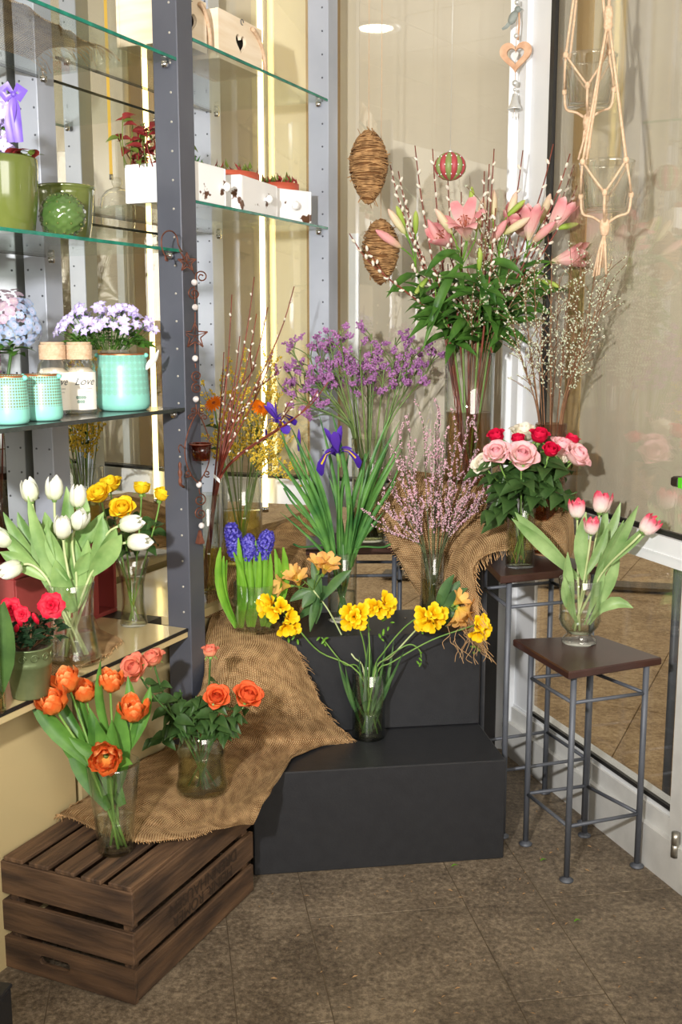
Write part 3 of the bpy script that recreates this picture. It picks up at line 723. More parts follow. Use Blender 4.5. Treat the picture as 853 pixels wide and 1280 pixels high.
# ---- right glass wall: frame, panes, blind
def rbox(mb, t0, t1, z0, z1, o0, o1):
    c = WR((t0 + t1) / 2, (z0 + z1) / 2, (o0 + o1) / 2); return mb.box(c, (t1 - t0, abs(o1 - o0), z1 - z0), RD)
def bbox(mb, t0, t1, z0, z1, o0, o1):
    c = WB((t0 + t1) / 2, (z0 + z1) / 2, (o0 + o1) / 2); return mb.box(c, (t1 - t0, abs(o1 - o0), z1 - z0), BD)
tg0, tg1 = tR(onR(682, 300, .0)), tR(onR(688.5, 300, .0))
zb0 = onR(666, 891, -.0).z; zm1 = onR(720, 631, 0).z; zm0 = onR(820, 701, 0).z; tst = tR(onR(844, 1000, 0))
print('right', tg0, tg1, zb0, zm0, zm1, tst)
wr = struct('door_1', WR(0, 0))
mb = MB(); rbox(mb, .0, .045, 0, 3, -.06, .02); part('door_post', mb, M_frame, wr, False)
mb = MB(); rbox(mb, .045, tg0, 0, 3, -.012, .0); part('door_stile', mb, M_frame, wr, False)
mb = MB(); rbox(mb, tg0, tg0 + (tg1 - tg0) * .75, zm1, 3, -.010, .003); part('gasket', mb, M_gasket, wr, False)
mb = MB(); rbox(mb, .05, tst + .2, .0, zb0 - .075, -.06, .030); part('bottom_rail', mb, M_framelo, wr, False)
mb = MB(); rbox(mb, .05, tst + .2, zb0 - .075, zb0 - .022, -.06, .012); part('bottom_rail', mb, M_framelo, wr, False)
mb = MB(); rbox(mb, .05, tst, zb0 - .022, zb0 - .012, -.06, .004); part('bottom_rail', mb, M_frame, wr, False)
mb = MB(); rbox(mb, tg0, tst, zb0 - .012, zb0, -.012, .0); part('gasket', mb, M_gasket, wr, False)
mb = MB(); rbox(mb, tg0, 2.6, zm0, zm1 - .014, -.06, .012); part('middle_rail', mb, M_frame, wr, False)
mb = MB(); rbox(mb, tg0, 2.6, zm0 + .026, zm0 + .030, .012, .0155); part('middle_rail_bead', mb, M_frame, wr, False)
mb = MB(); rbox(mb, tg1, 2.6, zm1 - .014, zm1, -.012, .0); part('gasket', mb, M_gasket, wr, False)
mb = MB(); rbox(mb, tst, tst + .10, 0, zm0, -.06, .014); part('door_stile', mb, M_framelo, wr, False)
mb = MB(); rbox(mb, tst + .10, 4.8, 0, zm0, -.06, .0); part('lower_panel', mb, M_framelo, wr, False)
mb = MB(); rbox(mb, 2.6, 4.8, zm0, 3, -.06, .0); part('side_panel', mb, M_framelo, wr, False)
mb = MB(); rbox(mb, tg1, 2.6, zm1, 3, -.012, -.007); part('pane', mb, M_pane, wr, False)
mb = MB(); rbox(mb, tg0, tst, zb0, zm0, -.012, -.007); part('pane', mb, M_pane, wr, False)
mb = MB(); rbox(mb, .045, 2.6, zm0 + .02, 3, -.100, -.085); part('blind', mb, M_blind, wr, False)
mb = MB(); rbox(mb, tg1 - .02, tg1 + .075, zm0 + .02, 3, -.085, -.081); part('pane_shade_strip', mb, M_brownpanel, wr, False)  # tan strip behind the pane, standing for the shaded band beside the stile
# hinge and handle of the door
h = onR(849, 1055, .02); hb = MB()
hb.lathe([(.0, -.035), (.011, -.035), (.011, -.002), (.0095, -.001), (.0095, .001), (.011, .002), (.011, .035), (0, .035)], h + RN * .012, 12)
part('hinge', hb, M_steel, wr)
h = onR(849, 602, .04); hb = MB(); hb.cbox(h, (.035, .03, .026), RD, bv=.004); hp_ = part('door_handle', hb, M_darkpl, wr, False)
hb = MB(); hb.box(h + RD * .026, (.016, .031, .027), RD); part('handle_label', hb, M_greenlab, hp_, False)
# ---- back glass wall
zB0 = onB(605, 874).z; zB1 = onB(350, 598).z; zBm = onB(350, 629).z
print('back', zB0, zBm, zB1)
wb = struct('window_1', WB(0, 0)); TBE = 1.75
mb = MB(); bbox(mb, 0, .05, 0, 3, -.06, .01); part('window_post', mb, M_frame, wb, False)
mb = MB(); bbox(mb, .05, TBE, 0, zB0 - .012, -.06, .012); part('bottom_rail', mb, M_framelo, wb, False)
mb = MB(); bbox(mb, .05, TBE, zB0 - .012, zB0, -.05, 0); part('gasket', mb, M_gasket, wb, False)
mb = MB(); bbox(mb, .05, TBE, zBm, zB1, -.06, .012); part('middle_rail', mb, M_frame, wb, False)
mb = MB(); bbox(mb, .05, TBE, zB1, zB1 + .01, -.05, 0); part('gasket', mb, M_gasket, wb, False)
mb = MB(); bbox(mb, .05, TBE, zB1 + .01, 3, -.03, -.024); part('pane', mb, M_pane, wb, False)
mb = MB(); bbox(mb, .05, TBE, zB0, zBm, -.03, -.024); part('pane', mb, M_pane, wb, False)
# blind and boards close behind the upper pane
xs = [(640, 449), (449, 426), (426, 411), (411, 384), (384, 340), (340, 318), (318, 240)]
mts = [M_blind, M_blind, M_brownpanel, M_brownpanel, M_cream, M_cream, M_blind]
for k, ((a, b), mm) in enumerate(zip(xs, mts)):
    t0, t1 = tB(onB(a, 300, -.15)), tB(onB(b, 300, -.15))
    if k == 0: t0 = .0
    if k == 6: t1 = TBE
    mb = MB(); bbox(mb, t0, t1, zBm + .02, 3, -.165 - .002 * (k % 2), -.150 + .004 * (k % 2)); part('blind' if mm is M_blind else 'board', mb, mm, wb, False)
t0 = tB(onB(449, 370, -.14)); t1 = tB(onB(437, 370, -.14)); za = onB(443, 292, -.14).z
mb = MB(); bbox(mb, t0, t1, zB1, za, -.145, -.13); part('reflection_strip', mb, M_frame, wb, False)  # pale reflection in the glass, built as a white strip behind the pane
# upright light tube by the back window; its glass reflection built as a second glowing tube
for nm, px, ya, yb, wd, lab, gx in (('tube_and_reflection', 332, -60, 640, .020, 'long warm light tube standing upright between the grey shelf posts', None), ('tube_and_reflection', 388, -60, 207, .012, 'shorter thin yellow reflection of the long tube in the glass, behind the succulents', None)):
    a = onB(px, yb, .025); top = 2.97
    mb = MB(); mb.tube([a + UP * .02, V((a.x, a.y, top - .02))], wd / 2, 10)
    tb = thing(nm, lab, 'light', a); part('tube', mb, M_led if wd > .015 else MATS.setdefault('tube_reflection', emit_mat('tube_reflection', (255, 206, 96), 1.0)), tb)
    mb = MB(); mb.lathe([(.0, 0), (wd * .62, 0), (wd * .62, .02), (0, .02)], a, 10); part('end_cap', mb, M_chrome, tb)
    mb = MB(); mb.lathe([(.0, 0), (wd * .62, 0), (wd * .62, .02), (0, .02)], (a.x, a.y, top - .02), 10); part('end_cap', mb, M_chrome, tb)
# left return of the back wall closes the room
# ---- pavement outside
pv = struct('pavement'); pv.name = 'ground_outside'; ROOT[pv.name] = V((0, 0, 0))
part('bedding', MB().box((.8, 5.4, -.0745), (9, 13.2, .05)), M_pavej, pv)
PD = V((.42, .907, 0)).normalized(); PN = V((-PD.y, PD.x, 0)); pc = onz(800, 770, -.04)
for iu in range(-8, 9):
    for iv in range(-9, 8):
        c_ = pc + PN * (iu * .5) + PD * (iv * .62)
        if not (-3.4 < c_.x < 5 and .6 < c_.y < 11.5): continue
        if (c_ - CK).dot(RN) > .3 and (c_ - CK).dot(BN) > .3: continue
        dk = abs(c_.y - onz(700, 734, -.04).y) < .0
        part('paving_stone', MB().cbox(c_ + UP * (-.01 + rnd(.0006)), (.497, .617, .04), PN, bv=.0025), M_pavedk if dk else M_pave, pv, False)
d0 = onz(640, 728, -.02); d1 = onz(853, 739, -.02); dd = (d1 - d0)
part('drain_channel', MB().box((d0 + d1) / 2 + UP * .016, (dd.length * 2.6, .16, .02), dd), M_pavedk, pv, False)
g0 = onz(832, 1012, .16); g0 = WR(tR(onR(838, 900, -.14)), 0, -.14)
ps = thing('outdoor_post', 'thin dark grey metal post outside, beyond the lower door glass', 'post', g0)
part('pole', MB().tube([g0, g0 + UP * .93], .013, 8), M_iron, ps); part('foot', MB().lathe([(0, 0), (.05, 0), (.05, .008), (0, .008)], g0, 16), M_iron, ps)
# ================================================================== SHELVING
sh = thing('shelving_unit', 'tall grey metal shelving with perforated posts and glass shelves before a mirror', 'shelving', S(0, .2, 0))
PW = .076
def post(a, b, z0=.0, z1=3.0, m_=None):
    mb = MB(); mb.cbox(S(a + PW / 2, b + PW / 2, (z0 + z1) / 2), (PW, PW, z1 - z0), SD, bv=.002)
    o = part('post', mb, m_ or M_postlit, sh, False)
    hb = MB()
    z = .72
    while z < z1 - .05:
        for bb in ((.022,) if b < .1 else (.012, .06)):
            hb.lathe([(0, .0012), (.0032, .001), (.0032, -.001)], S(a - .0006, b + bb, z), 7, -SD)
        z += .0735
    part('hole', hb, M_hole if m_ is M_post else M_iron, o, kind='stuff')
    return o
aB = .913
post(0, 0, 0, 2.42, M_post); post(aB, 0)
post(0, .462, 0, 2.42); post(aB, .462)
post(-1.02, 0, 0, 2.42); post(-1.02, .462, 0, 2.42)
def glass_shelf(a0, a1, z, th=.008, b1=.455, mat_=None, edge=None, studs=True, b0=.004):
    mb = MB(); mb.box(S((a0 + a1) / 2, (b1 + b0) / 2, z - th / 2), (a1 - a0, b1 - b0, th - .001), SD)
    o = part('glass_shelf', mb, mat_ or M_shelf, sh, False)
    mb = MB(); mb.box(S((a0 + a1) / 2, b0 - .001, z - th / 2), (a1 - a0, .004, th), SD); part('polished_edge', mb, edge or M_edge, o, False)
    mb = MB(); mb.box(S((a0 + a1) / 2, b1, z - th / 2), (a1 - a0, .003, th), SD); part('polished_edge', mb, M_edgedk, o, False)
    for aa, bb in ((a1 - .012, .03), (a1 - .012, b1 - .03), (a0 + .012, .03), (a0 + .012, b1 - .03)):
        mb = MB(); mb.lathe([(0, -.018), (.008, -.017), (.010, -.010), (.010, -.002), (.006, 0), (0, 0)], S(aa, bb, z - th), 10); part('shelf_stud', mb, M_chrome, o)
    return o
zL1, zL2, zL3 = onb(222, 72, 0).z, onb(222, 311, 0).z, onb(228, 510, 0).z; zR1, zR2 = onb(246, 49, 0).z, onb(250, 251, 0).z
zBS = onb(232, 789, 0).z
print('shelf z', zL1, zL2, zL3, zR1, zR2, zBS)
for z in (zL1, zL2): glass_shelf(-1.018, -.002, z)
glass_shelf(-1.018, -.002, zL3, .010, mat_=MATS.setdefault('smoked_shelf', mat('smoked_shelf', (74, 78, 76), (88, 92, 90), 10, .18)), edge=M_edgedk)
for z in (zR1, zR2): glass_shelf(PW + .002, aB - .002, z)
mb = MB(); mb.box(S(-.51, .28, zBS - .0125), (1.016, .54, .025), SD); o = part('base_shelf', mb, M_panel, sh, False)
mb = MB(); mb.box(S(-.51, .010, zBS - .004), (1.016, .004, .009), SD); part('polished_edge', mb, M_gasket, o, False)
mb = MB(); mb.box(S(.495, .30, zBS - .0125), (.832, .44, .025), SD); part('base_shelf', mb, M_panel, sh, False)
mb = MB(); mb.box(S(.038, .30, zBS - .013), (.07, .30, .026), SD); part('base_joint', mb, M_gasket, sh, False)
ag = ab(onb(97, 950, .1))[0]
for a0, a1 in ((-1.0, ag - .012), (ag + .012, .9)):
    mb = MB(); mb.box(S((a0 + a1) / 2, .11, (zBS - .03) / 2), (a1 - a0, .02, zBS - .03), SD); part('base_panel', mb, M_panel, sh, False)
mb = MB(); mb.box(S(ag, .125, (zBS - .03) / 2), (.03, .01, zBS - .03), SD); part('base_gap', mb, M_gasket, sh, False)
# ================================================================== FURNITURE
PO = V((-.243, 2.788, 0)); PU = V((.990, .140, 0)).normalized(); PV = V((-.140, .990, 0)).normalized()
pod = thing('stepped_podium', 'black two-step display podium on the stone floor', 'podium', PO)
def podium_step(nm, v0, v1, z0, z1):
    mb = MB(); c = PO + PU * .36 + PV * ((v0 + v1) / 2) + UP * ((z0 + z1) / 2); mb.cbox(c, (.72, v1 - v0, z1 - z0), PU, bv=.003); part(nm, mb, M_black, pod, False)
podium_step('lower_step', 0, .575, 0, .30); podium_step('upper_step', .288, .575, .3005, .598)
for k in range(3):
    mb = MB(); c = PO + PU * (.47 + .05 * k) + PV * (.42 + .05 * (k % 2)) + UP * .5985; mb.lathe([(0, .002), (.004, .0015), (.005, 0)], c, 8); part('screw_head', mb, M_chrome, pod)
def stool(lab, top, legs, zt, th=.022, bars=(.085, .30), group=None):
    cen = sum((V(q).to_3d() if len(q) == 2 else V(q) for q in legs), V((0, 0, 0))) / 4
    t = thing('plant_stool', lab, 'stool', (cen.x, cen.y, 0), group)
    mb = MB(); tp = [V((x, y, 0)) for x, y in top]
    c0 = sum(tp, V((0, 0, 0))) / 4
    ins = [p + (c0 - p).normalized() * .004 for p in tp]
    mb.loft([[p + UP * (zt - th) for p in ins], [p + UP * (zt - th + .003) for p in tp], [p + UP * (zt - .004) for p in tp], [p + UP * zt for p in ins]], True, True)
    part('seat', mb, M_stool, t, False)
    lg = [V((x, y, 0)) for x, y in legs]
    for p in lg:
        mb = MB(); mb.tube([p + UP * .006, p + UP * (zt - th)], .0085, 10); o = part('leg', mb, M_iron, t)
        mb = MB(); mb.lathe([(0, 0), (.019, 0), (.020, .004), (.012, .008), (.009, .012), (0, .012)], p, 14); part('foot_pad', mb, M_iron, o)
    for z in (zt * .26, zt - .10):
        for i in range(4):
            mb = MB(); mb.tube([lg[i] + UP * z, lg[(i + 1) % 4] + UP * z], .0055, 8); part('stretcher', mb, M_iron, t)
    return t
ZS1, ZS2, ZS3 = .615, .812, .800
stool('square plant stool, dark brown top on grey iron legs, carrying the pale pink tulips', [(.504, 3.03), (.601, 2.72), (.885, 2.85), (.760, 3.070)], [(.548, 2.975), (.625, 2.762), (.842, 2.842), (.735, 3.030)], ZS1)
stool('tall plant stool with dark brown top, carrying the bunch of pink and red roses', [(.435, 3.27), (.455, 2.985), (.765, 3.115), (.672, 3.36)], [(.447, 3.255), (.487, 3.025), (.752, 3.115), (.672, 3.338)], ZS2)
stool('dark brown topped plant stool behind the black podium, carrying the statice vase', [(-.125, 3.73), (-.115, 3.44), (.215, 3.46), (.235, 3.73)], [(-.10, 3.70), (-.088, 3.475), (.178, 3.49), (.208, 3.70)], ZS3)
pl = thing('plinth', 'square dark plinth draped in burlap, under the tall lily vase', 'plinth', (.40, 3.555, 0))
part('body', MB().cbox((.40, 3.555, .455), (.22, .22, .91), PU, bv=.003), M_black, pl, False); part('plinth_top', MB().cbox((.40, 3.555, .92), (.235, .235, .02), PU, bv=.003), M_stool, pl, False)
# ---- wooden crate, upside down
CP = V((-.463, 2.200, 0)); CL = V((.41, .912, 0)).normalized(); CW = V((-.912, .41, 0)).normalized(); CLn, CWd, CH = .552, .372, .288
cr = thing('wooden_crate', 'weathered brown slatted wooden crate upside down on the floor', 'crate', CP)
th = .013
def plank(l0, l1, w0, w1, z0, z1, jit=.0015, par=cr, m_=M_crate, nm='plank'):
    mb = MB(); c = CP + CL * ((l0 + l1) / 2 + rnd(jit)) + CW * ((w0 + w1) / 2 + rnd(jit)) + UP * ((z0 + z1) / 2 + rnd(jit))
    ax = CL if (l1 - l0) >= (w1 - w0) else CW
    sz = (l1 - l0, w1 - w0, z1 - z0) if ax is CL else (w1 - w0, l1 - l0, z1 - z0)
    mb.cbox(c, sz, ax, bv=.002); return part(nm, mb, m_ if ax is CL else M_crateW, par, False)
for k in range(5):           # bottom boards now on top
    w0 = .001 + k * (CWd / 5); plank(-.002, CLn, w0 + (.0 if k == 0 else .007), w0 + CWd / 5 - .012, CH - .011, CH)
zz = [(.004, .080), (.099, .175), (.194, CH - .013)]
sides = []
for k, (a, b) in enumerate(zz):
    sides.append(plank(0, CLn, 0, th, a, b)); plank(0, CLn, CWd - th, CWd, a, b)
    plank(CLn - th, CLn, th + .002, CWd - th - .002, a, b)
    if k: plank(-.002, th - .002, -.001, CWd, a, b)
# end board with a hand hole
mb = MB(); slot = []
for k in range(16):
    a = 2 * PI * k / 16; slot.append((CWd * .60 + (.032 if math.cos(a) > 0 else -.032) + .0125 * math.cos(a), .047 + .0125 * math.sin(a)))
mb.poly([(0, .004), (CWd, .004), (CWd, .082), (0, .082)], [slot], CP + CL * (th - .002), CW, UP, -th)
part('plank', mb, M_crateW, cr, False)
for l, w_ in ((th + .012, th + .012), (th + .012, CWd - th - .012), (CLn - th - .012, th + .012), (CLn - th - .012, CWd - th - .012)):
    mb = MB(); c = CP + CL * l + CW * w_; mb.cbox(c + UP * (CH / 2 - .004), (.024, .024, CH - .02), CL, bv=.002); part('corner_post', mb, M_crate, cr, False)
tb = MB(); nrm_ = -CW
text_mb(tb, 'DRENNHAUSEN', CP + CL * .300 + UP * .170 - CW * .0006, -CL, -UP, .044, lift=.0018)
text_mb(tb, 'HEINR. RÖMER', CP + CL * .295 + UP * .134 - CW * .0006, -CL, -UP, .042, lift=.0018)
part('stencil_lettering', tb, M_crateS, sides[1], False)
# ---- black box corner at the left edge of the floor
q = onz(12, 1295, 0)
bx = thing('black_box', 'black box on the floor beside the near end of the wooden crate', 'box', q)
mb = MB(); mb.cbox(q + V((-.16, -.06, .055)), (.30, .2, .11), (.97, -.2, 0), bv=.003); part('box_body', mb, M_black, bx, False)
mb = MB(); mb.cbox(q + V((-.16, -.06, .115)), (.304, .204, .01), (.97, -.2, 0), bv=.002); part('lid', mb, M_black, bx, False)
# ================================================================== BURLAP
def drape(name, label, rows, nu=8, nv=8, wob=.004, fringe=(), seed=1, group='burlap drapes', clampb=None, scale=1.0):
    """cloth through a grid of points (rows from back to front)"""
    rows = [crom(r, nu) for r in rows]; cols = list(zip(*rows)); cols = [crom(c, nv) for c in cols]
    rows = list(zip(*cols)); m = len(rows); n = len(rows[0]); P = []
    rr = random.Random(seed); ox = rr.uniform(0, 50)
    for j in range(m):
        for i in range(n):
            p = rows[j][i].copy(); q = p * 14 + V((ox, 0, 0))
            q2 = p * 4.5 + V((ox, 3, 0)); p += V((noise.noise(q2), noise.noise(q2 + V((5, 0, 0))), abs(noise.noise(q2 + V((0, 5, 0)))) * 1.2)) * wob * 1.3
            p += V((noise.noise(q), noise.noise(q + V((9, 0, 0))), abs(noise.noise(q + V((0, 9, 0)))) * .8)) * wob
            if clampb is not None:
                a, b = ab(p)
                if b > clampb: p -= SM * (b - clampb)
            P.append(p)
    U = [[0.0] * n for _ in range(m)]; Vv = [[0.0] * n for _ in range(m)]
    for j in range(m):
        for i in range(n):
            if i: U[j][i] = U[j][i - 1] + (P[j * n + i] - P[j * n + i - 1]).length
            if j: Vv[j][i] = Vv[j - 1][i] + (P[j * n + i] - P[(j - 1) * n + i]).length
    nm = []
    for j in range(m):
        for i in range(n):
            a = P[j * n + min(i + 1, n - 1)] - P[j * n + max(i - 1, 0)]; b = P[min(j + 1, m - 1) * n + i] - P[max(j - 1, 0) * n + i]
            q = a.cross(b); nm.append(q.normalized() if q.length > 1e-9 else UP)
    mb = MB(); uvs = [(U[j][i] * scale, Vv[j][i] * scale) for j in range(m) for i in range(n)]
    fs = [(j * n + i, j * n + i + 1, (j + 1) * n + i + 1, (j + 1) * n + i) for j in range(m - 1) for i in range(n - 1)]
    mb.add(P, fs, uvs); k = m * n
    mb.add([p - q * .0025 for p, q in zip(P, nm)], [f[::-1] for f in fs], uvs)
    ed = [j * n for j in range(m)], [j * n + n - 1 for j in range(m)], list(range(n)), [(m - 1) * n + i for i in range(n)]
    for e in ed:
        for a, b in zip(e, e[1:]): mb.f.append((a, b, b + k, a + k)); mb.mi.append(0)
    o = single(name, mb, M_burlap, label, 'burlap', sum(P, V((0, 0, 0))) / len(P), group)
    if fringe:
        fb = MB()
        for e, ln, t0, t1 in fringe:
            idx = {'l': ed[0], 'r': ed[1], 't': ed[2], 'b': ed[3]}[e]; inn = {'l': 1, 'r': -1, 't': n, 'b': -n}[e]
            L_ = len(idx) - 1
            for s_ in range(int(L_ * 3.0)):
                f = s_ / (L_ * 3.0)
                if not t0 <= f <= t1: continue
                i0 = min(L_ - 1, int(f * L_)); w_ = f * L_ - i0
                p = P[idx[i0]].lerp(P[idx[i0 + 1]], w_); out = (P[idx[i0]] - P[idx[i0] + inn]).normalized()
                l = ln * rr.uniform(.4, 1.3)
                d = (out + V((rr.uniform(-.5, .5), rr.uniform(-.4, .1), rr.uniform(-.5, .1)))).normalized()
                e1 = p + d * l * .5; e2 = e1 + (d + V((rr.uniform(-.5, .5), 0, -.5))).normalized() * l * .5
                fb.tube([p - out * .002, e1, e2], .0008, 3)
        part('fringe', fb, M_jute, o, kind='stuff')
    return o
Z1 = .304; Z2 = .602
def ps(*pts): return [aty(*p) if len(p) == 3 else onz(p[0], p[1], p[3]) for p in pts]
fz = lambda x, y, z: onz(x, y, z)
drape('burlap_cloth', 'big burlap sheet sweeping from the hyacinths down over podium step and wooden crate', [
    [fz(262, 770, .64), fz(284, 772, Z2 + .012), fz(322, 774, Z2 + .006), fz(350, 778, Z2 + .004), fz(366, 788, Z2 + .002)],
    [aty(258, 806, 3.03), aty(280, 808, 3.02), aty(320, 806, 3.03), aty(352, 808, 3.05), aty(374, 820, 3.07)],
    [aty(256, 845, 2.95), aty(282, 842, 2.90), aty(322, 842, 2.92), aty(366, 850, 2.97), aty(392, 862, 3.02)],
    [aty(236, 890, 2.80), aty(278, 890, 2.78), aty(325, 886, 2.84), aty(378, 890, 2.92), aty(412, 900, 2.99)],
    [fz(205, 928, Z1 + .02), fz(262, 925, Z1 + .02), fz(318, 928, Z1 + .01), fz(372, 930, Z1 + .006), fz(437, 927, Z1)],
    [fz(160, 956, Z1 + .012), fz(225, 962, Z1), fz(285, 968, Z1), fz(335, 968, Z1), fz(380, 938, Z1)],
    [fz(110, 990, Z1 + .004), fz(180, 1000, Z1), fz(250, 1006, Z1), fz(302, 1002, Z1), fz(352, 968, Z1)],
    [fz(66, 1010, Z1 + .002), fz(130, 1022, Z1), fz(215, 1032, Z1), fz(280, 1030, Z1 - .002), fz(334, 1005, Z1 - .006)],
    [fz(78, 1024, Z1), fz(160, 1052, Z1), fz(238, 1048, Z1 - .004), fz(296, 1036, .285), fz(318, 1034, .265)]],
    nu=9, nv=7, wob=.007, fringe=[('r', .030, .10, .56), ('b', .006, 0, .6), ('l', .02, .8, 1)], seed=3, clampb=.085)
drape('burlap_cloth', 'burlap heaped behind the hyacinth glass, under the yellow broom vase', [
    [fz(256, 668, .70), fz(300, 668, .70), fz(345, 655, .76), fz(388, 640, .84)],
    [fz(256, 690, zBS + .02), fz(300, 690, zBS + .015), fz(345, 680, .76), fz(392, 668, .80)],
    [aty(258, 735, 3.34), aty(300, 730, 3.38), aty(350, 722, 3.40), aty(396, 712, 3.42)],
    [aty(258, 775, 3.16), aty(300, 780, 3.34), aty(345, 775, 3.36), aty(388, 772, 3.40)]],
    nu=8, nv=7, wob=.010, seed=8)
drape('burlap_cloth', 'burlap hanging from the plinth behind the pink broom, frayed left edge', [
    [aty(500, 588, 3.60), aty(530, 594, 3.62), aty(570, 598, 3.62), aty(612, 598, 3.62)],
    [aty(492, 604, 3.40), aty(520, 608, 3.385), aty(566, 612, 3.385), aty(612, 614, 3.385)],
    [aty(470, 640, 3.39), aty(510, 645, 3.375), aty(558, 650, 3.375), aty(606, 652, 3.375)],
    [aty(492, 690, 3.385), aty(520, 695, 3.37), aty(560, 700, 3.37), aty(600, 700, 3.37)],
    [aty(517, 735, 3.385), aty(535, 738, 3.37), aty(560, 742, 3.37), aty(585, 742, 3.37)],
    [aty(541, 768, 3.375), aty(548, 768, 3.37), aty(562, 770, 3.37), aty(575, 770, 3.37)]],
    nu=6, nv=6, wob=.006, fringe=[('l', .012, .2, 1)], seed=11)
zT = ZS2 + .004
drape('burlap_cloth', 'burlap arched over the rose stool corner, raffia fringe hanging below', [
    [aty(566, 776, 3.10), aty(560, 735, 3.18), aty(570, 690, 3.24), aty(600, 660, 3.27), aty(640, 648, 3.29), aty(685, 640, 3.27), aty(716, 640, 3.15), aty(717, 690, 3.10)],
    [aty(580, 795, 3.06), aty(574, 745, 3.10), aty(582, 700, 3.13), aty(606, 676, 3.15), aty(642, 668, 3.17), aty(684, 664, 3.18), aty(708, 668, 3.13), aty(714, 698, 3.07)],
    [aty(604, 818, 3.00), aty(598, 762, 3.02), aty(594, 715, 3.07), aty(612, 694, 3.08), aty(646, 690, 3.12), aty(680, 688, 3.12), aty(700, 694, 3.10), aty(712, 712, 3.04)]],
    nu=6, nv=8, wob=.006, fringe=[('b', .035, .0, .62)], seed=15)
mb = MB()
for k in range(16):
    p = aty(R.uniform(560, 606), R.uniform(772, 800), 3.02); pts = [p]
    for i in range(5): pts.append(pts[-1] + V((rnd(.016) + .003, rnd(.008) - .003, -R.uniform(.008, .022))))
    mb.tube(crom(pts, 3), .0009, 4)
single('raffia_strands', mb, M_raffia, 'tangle of dry raffia strands hanging over the podium edge from the burlap', 'raffia', aty(590, 790, 3.02), kind='stuff')
# cloth lying on the top glass shelf
def zc(a, b, h): return S(a, b, zL1 + .004 + h)
drape('burlap_cloth', 'crumpled burlap lying on the topmost left glass shelf, seen from below', [
    [zc(-.70, .40, .01), zc(-.5, .42, .03), zc(-.33, .42, .02), zc(-.10, .40, .004)],
    [zc(-.70, .30, .05), zc(-.5, .30, .08), zc(-.33, .30, .06), zc(-.08, .30, .03)],
    [zc(-.70, .20, .02), zc(-.52, .18, .04), zc(-.33, .2, .03), zc(-.09, .22, .02)],
    [zc(-.70, .10, .002), zc(-.5, .1, .003), zc(-.35, .12, .002), zc(-.12, .16, .002)]], nu=7, nv=6, wob=.012, fringe=[('r', .05, 0, 1)], seed=21)
drape('burlap_cloth', 'burlap bunched on the lower left shelf under the white tulip vase', [
    [S(-.42, .46, zBS + .004), S(-.26, .46, zBS + .03), S(-.12, .44, zBS + .02), S(.0, .42, zBS + .004)],
    [S(-.46, .30, zBS + .005), S(-.30, .28, zBS + .012), S(-.20, .28, zBS + .03), S(-.06, .30, zBS + .01)],
    [S(-.50, .16, zBS + .004), S(-.36, .14, zBS + .008), S(-.24, .16, zBS + .012), S(-.14, .2, zBS + .004)],
    [S(-.54, .06, zBS + .003), S(-.42, .05, zBS + .004), S(-.30, .06, zBS + .003), S(-.20, .1, zBS + .003)]], nu=7, nv=6, wob=.010, fringe=[('b', .01, 0, 1)], seed=25)
# ================================================================== FLOWERS ON THE DISPLAY
def vzof(v): return (V(v.location), v['_r'], v['_h'], v['_r'] * .7)
def vdict(v, br=None): return (V(v.location), v['_r'], v['_h'], br or v['_r'] * .6)
def tulip(lab, v, head, kind, leaves, lmat, smat=None, sc=1.0, dirn=None, leaf_w=.036, r0=.8, group=None, sr=.0032):
    head = aty(*head); path = stem_path(None, head, v, r0=r0, lean=dirn)
    t = thing(kind + '_tulip', lab, 'tulip', path[0], group)
    path = crom(path, 2)
    part('stem', MB().tube(path, [sr * 1.15] * 4 + [sr] * (len(path) - 4), 6), smat or (M_stem if kind == 'orange' else M_stem_pale), t)
    d = dirn or (path[-1] - path[-3])
    pk = {'white': 'tulip_petal_white', 'orange': 'tulip_petal_orange', 'pink': 'tulip_petal_pink'}[kind]
    bloom(t, head, d, TM['tulip_heart'], tulip_rings(pk), sc, jit=.10 if kind == 'orange' else .05)
    for lf in leaves:
        tip = aty(*lf[:3]); f = lf[3] if len(lf) > 3 else .35; wd = lf[4] if len(lf) > 4 else leaf_w; bw = lf[5] if len(lf) > 5 else .06; dr = lf[6] if len(lf) > 6 else 0
        p0 = path[int(f * (len(path) - 1))]
        n = V((tip.x - p0.x, 0, 0)); s_ = V((-(tip.z - p0.z) * (1 if tip.x < p0.x else -1), 0, abs(tip.x - p0.x))).normalized()
        blade(t, p0, tip, wd, lmat, nrm=(rnd(.35) + (.35 if tip.x > p0.x else -.35), -1, .35), bow=bw, side=s_, droop=dr)
    return t
# ---- orange tulips on the crate
b = onz(145, 1062, CH + .002); Yo = b.y
def hz(px, py, base): return aty(px, py, base.y).z - base.z
H = hz(145, 953, b)
vo = vase('glass_vase', 'flared clear glass vase on the crate slats with the orange tulips', b, [(.040, 0), (.042, .004), (.047, H * .35), (.0625, H)], water=M_water, wlevel=.38)
v = vdict(vo, .028)
tulip('orange parrot tulip furthest left in the crate vase, half open', v, (71, 888, Yo - .02), 'orange', [(36, 872, Yo, .30, .042, .05), (92, 905, Yo + .04, .3)], M_lv_or, sc=1.00, dirn=(-.35, -.3, 1))
tulip('orange parrot tulip second from left, highest on the left side', v, (87, 862, Yo + .03), 'orange', [(60, 845, Yo + .06, .42, .026)], M_lv_or, dirn=(-.25, -.2, 1))
tulip('orange parrot tulip in the middle left, behind the two leftmost ones', v, (108, 874, Yo + .07), 'orange', [(97, 850, Yo + .1, .4, .03)], M_lv_or, sc=0.92, dirn=(-.1, -.3, 1))
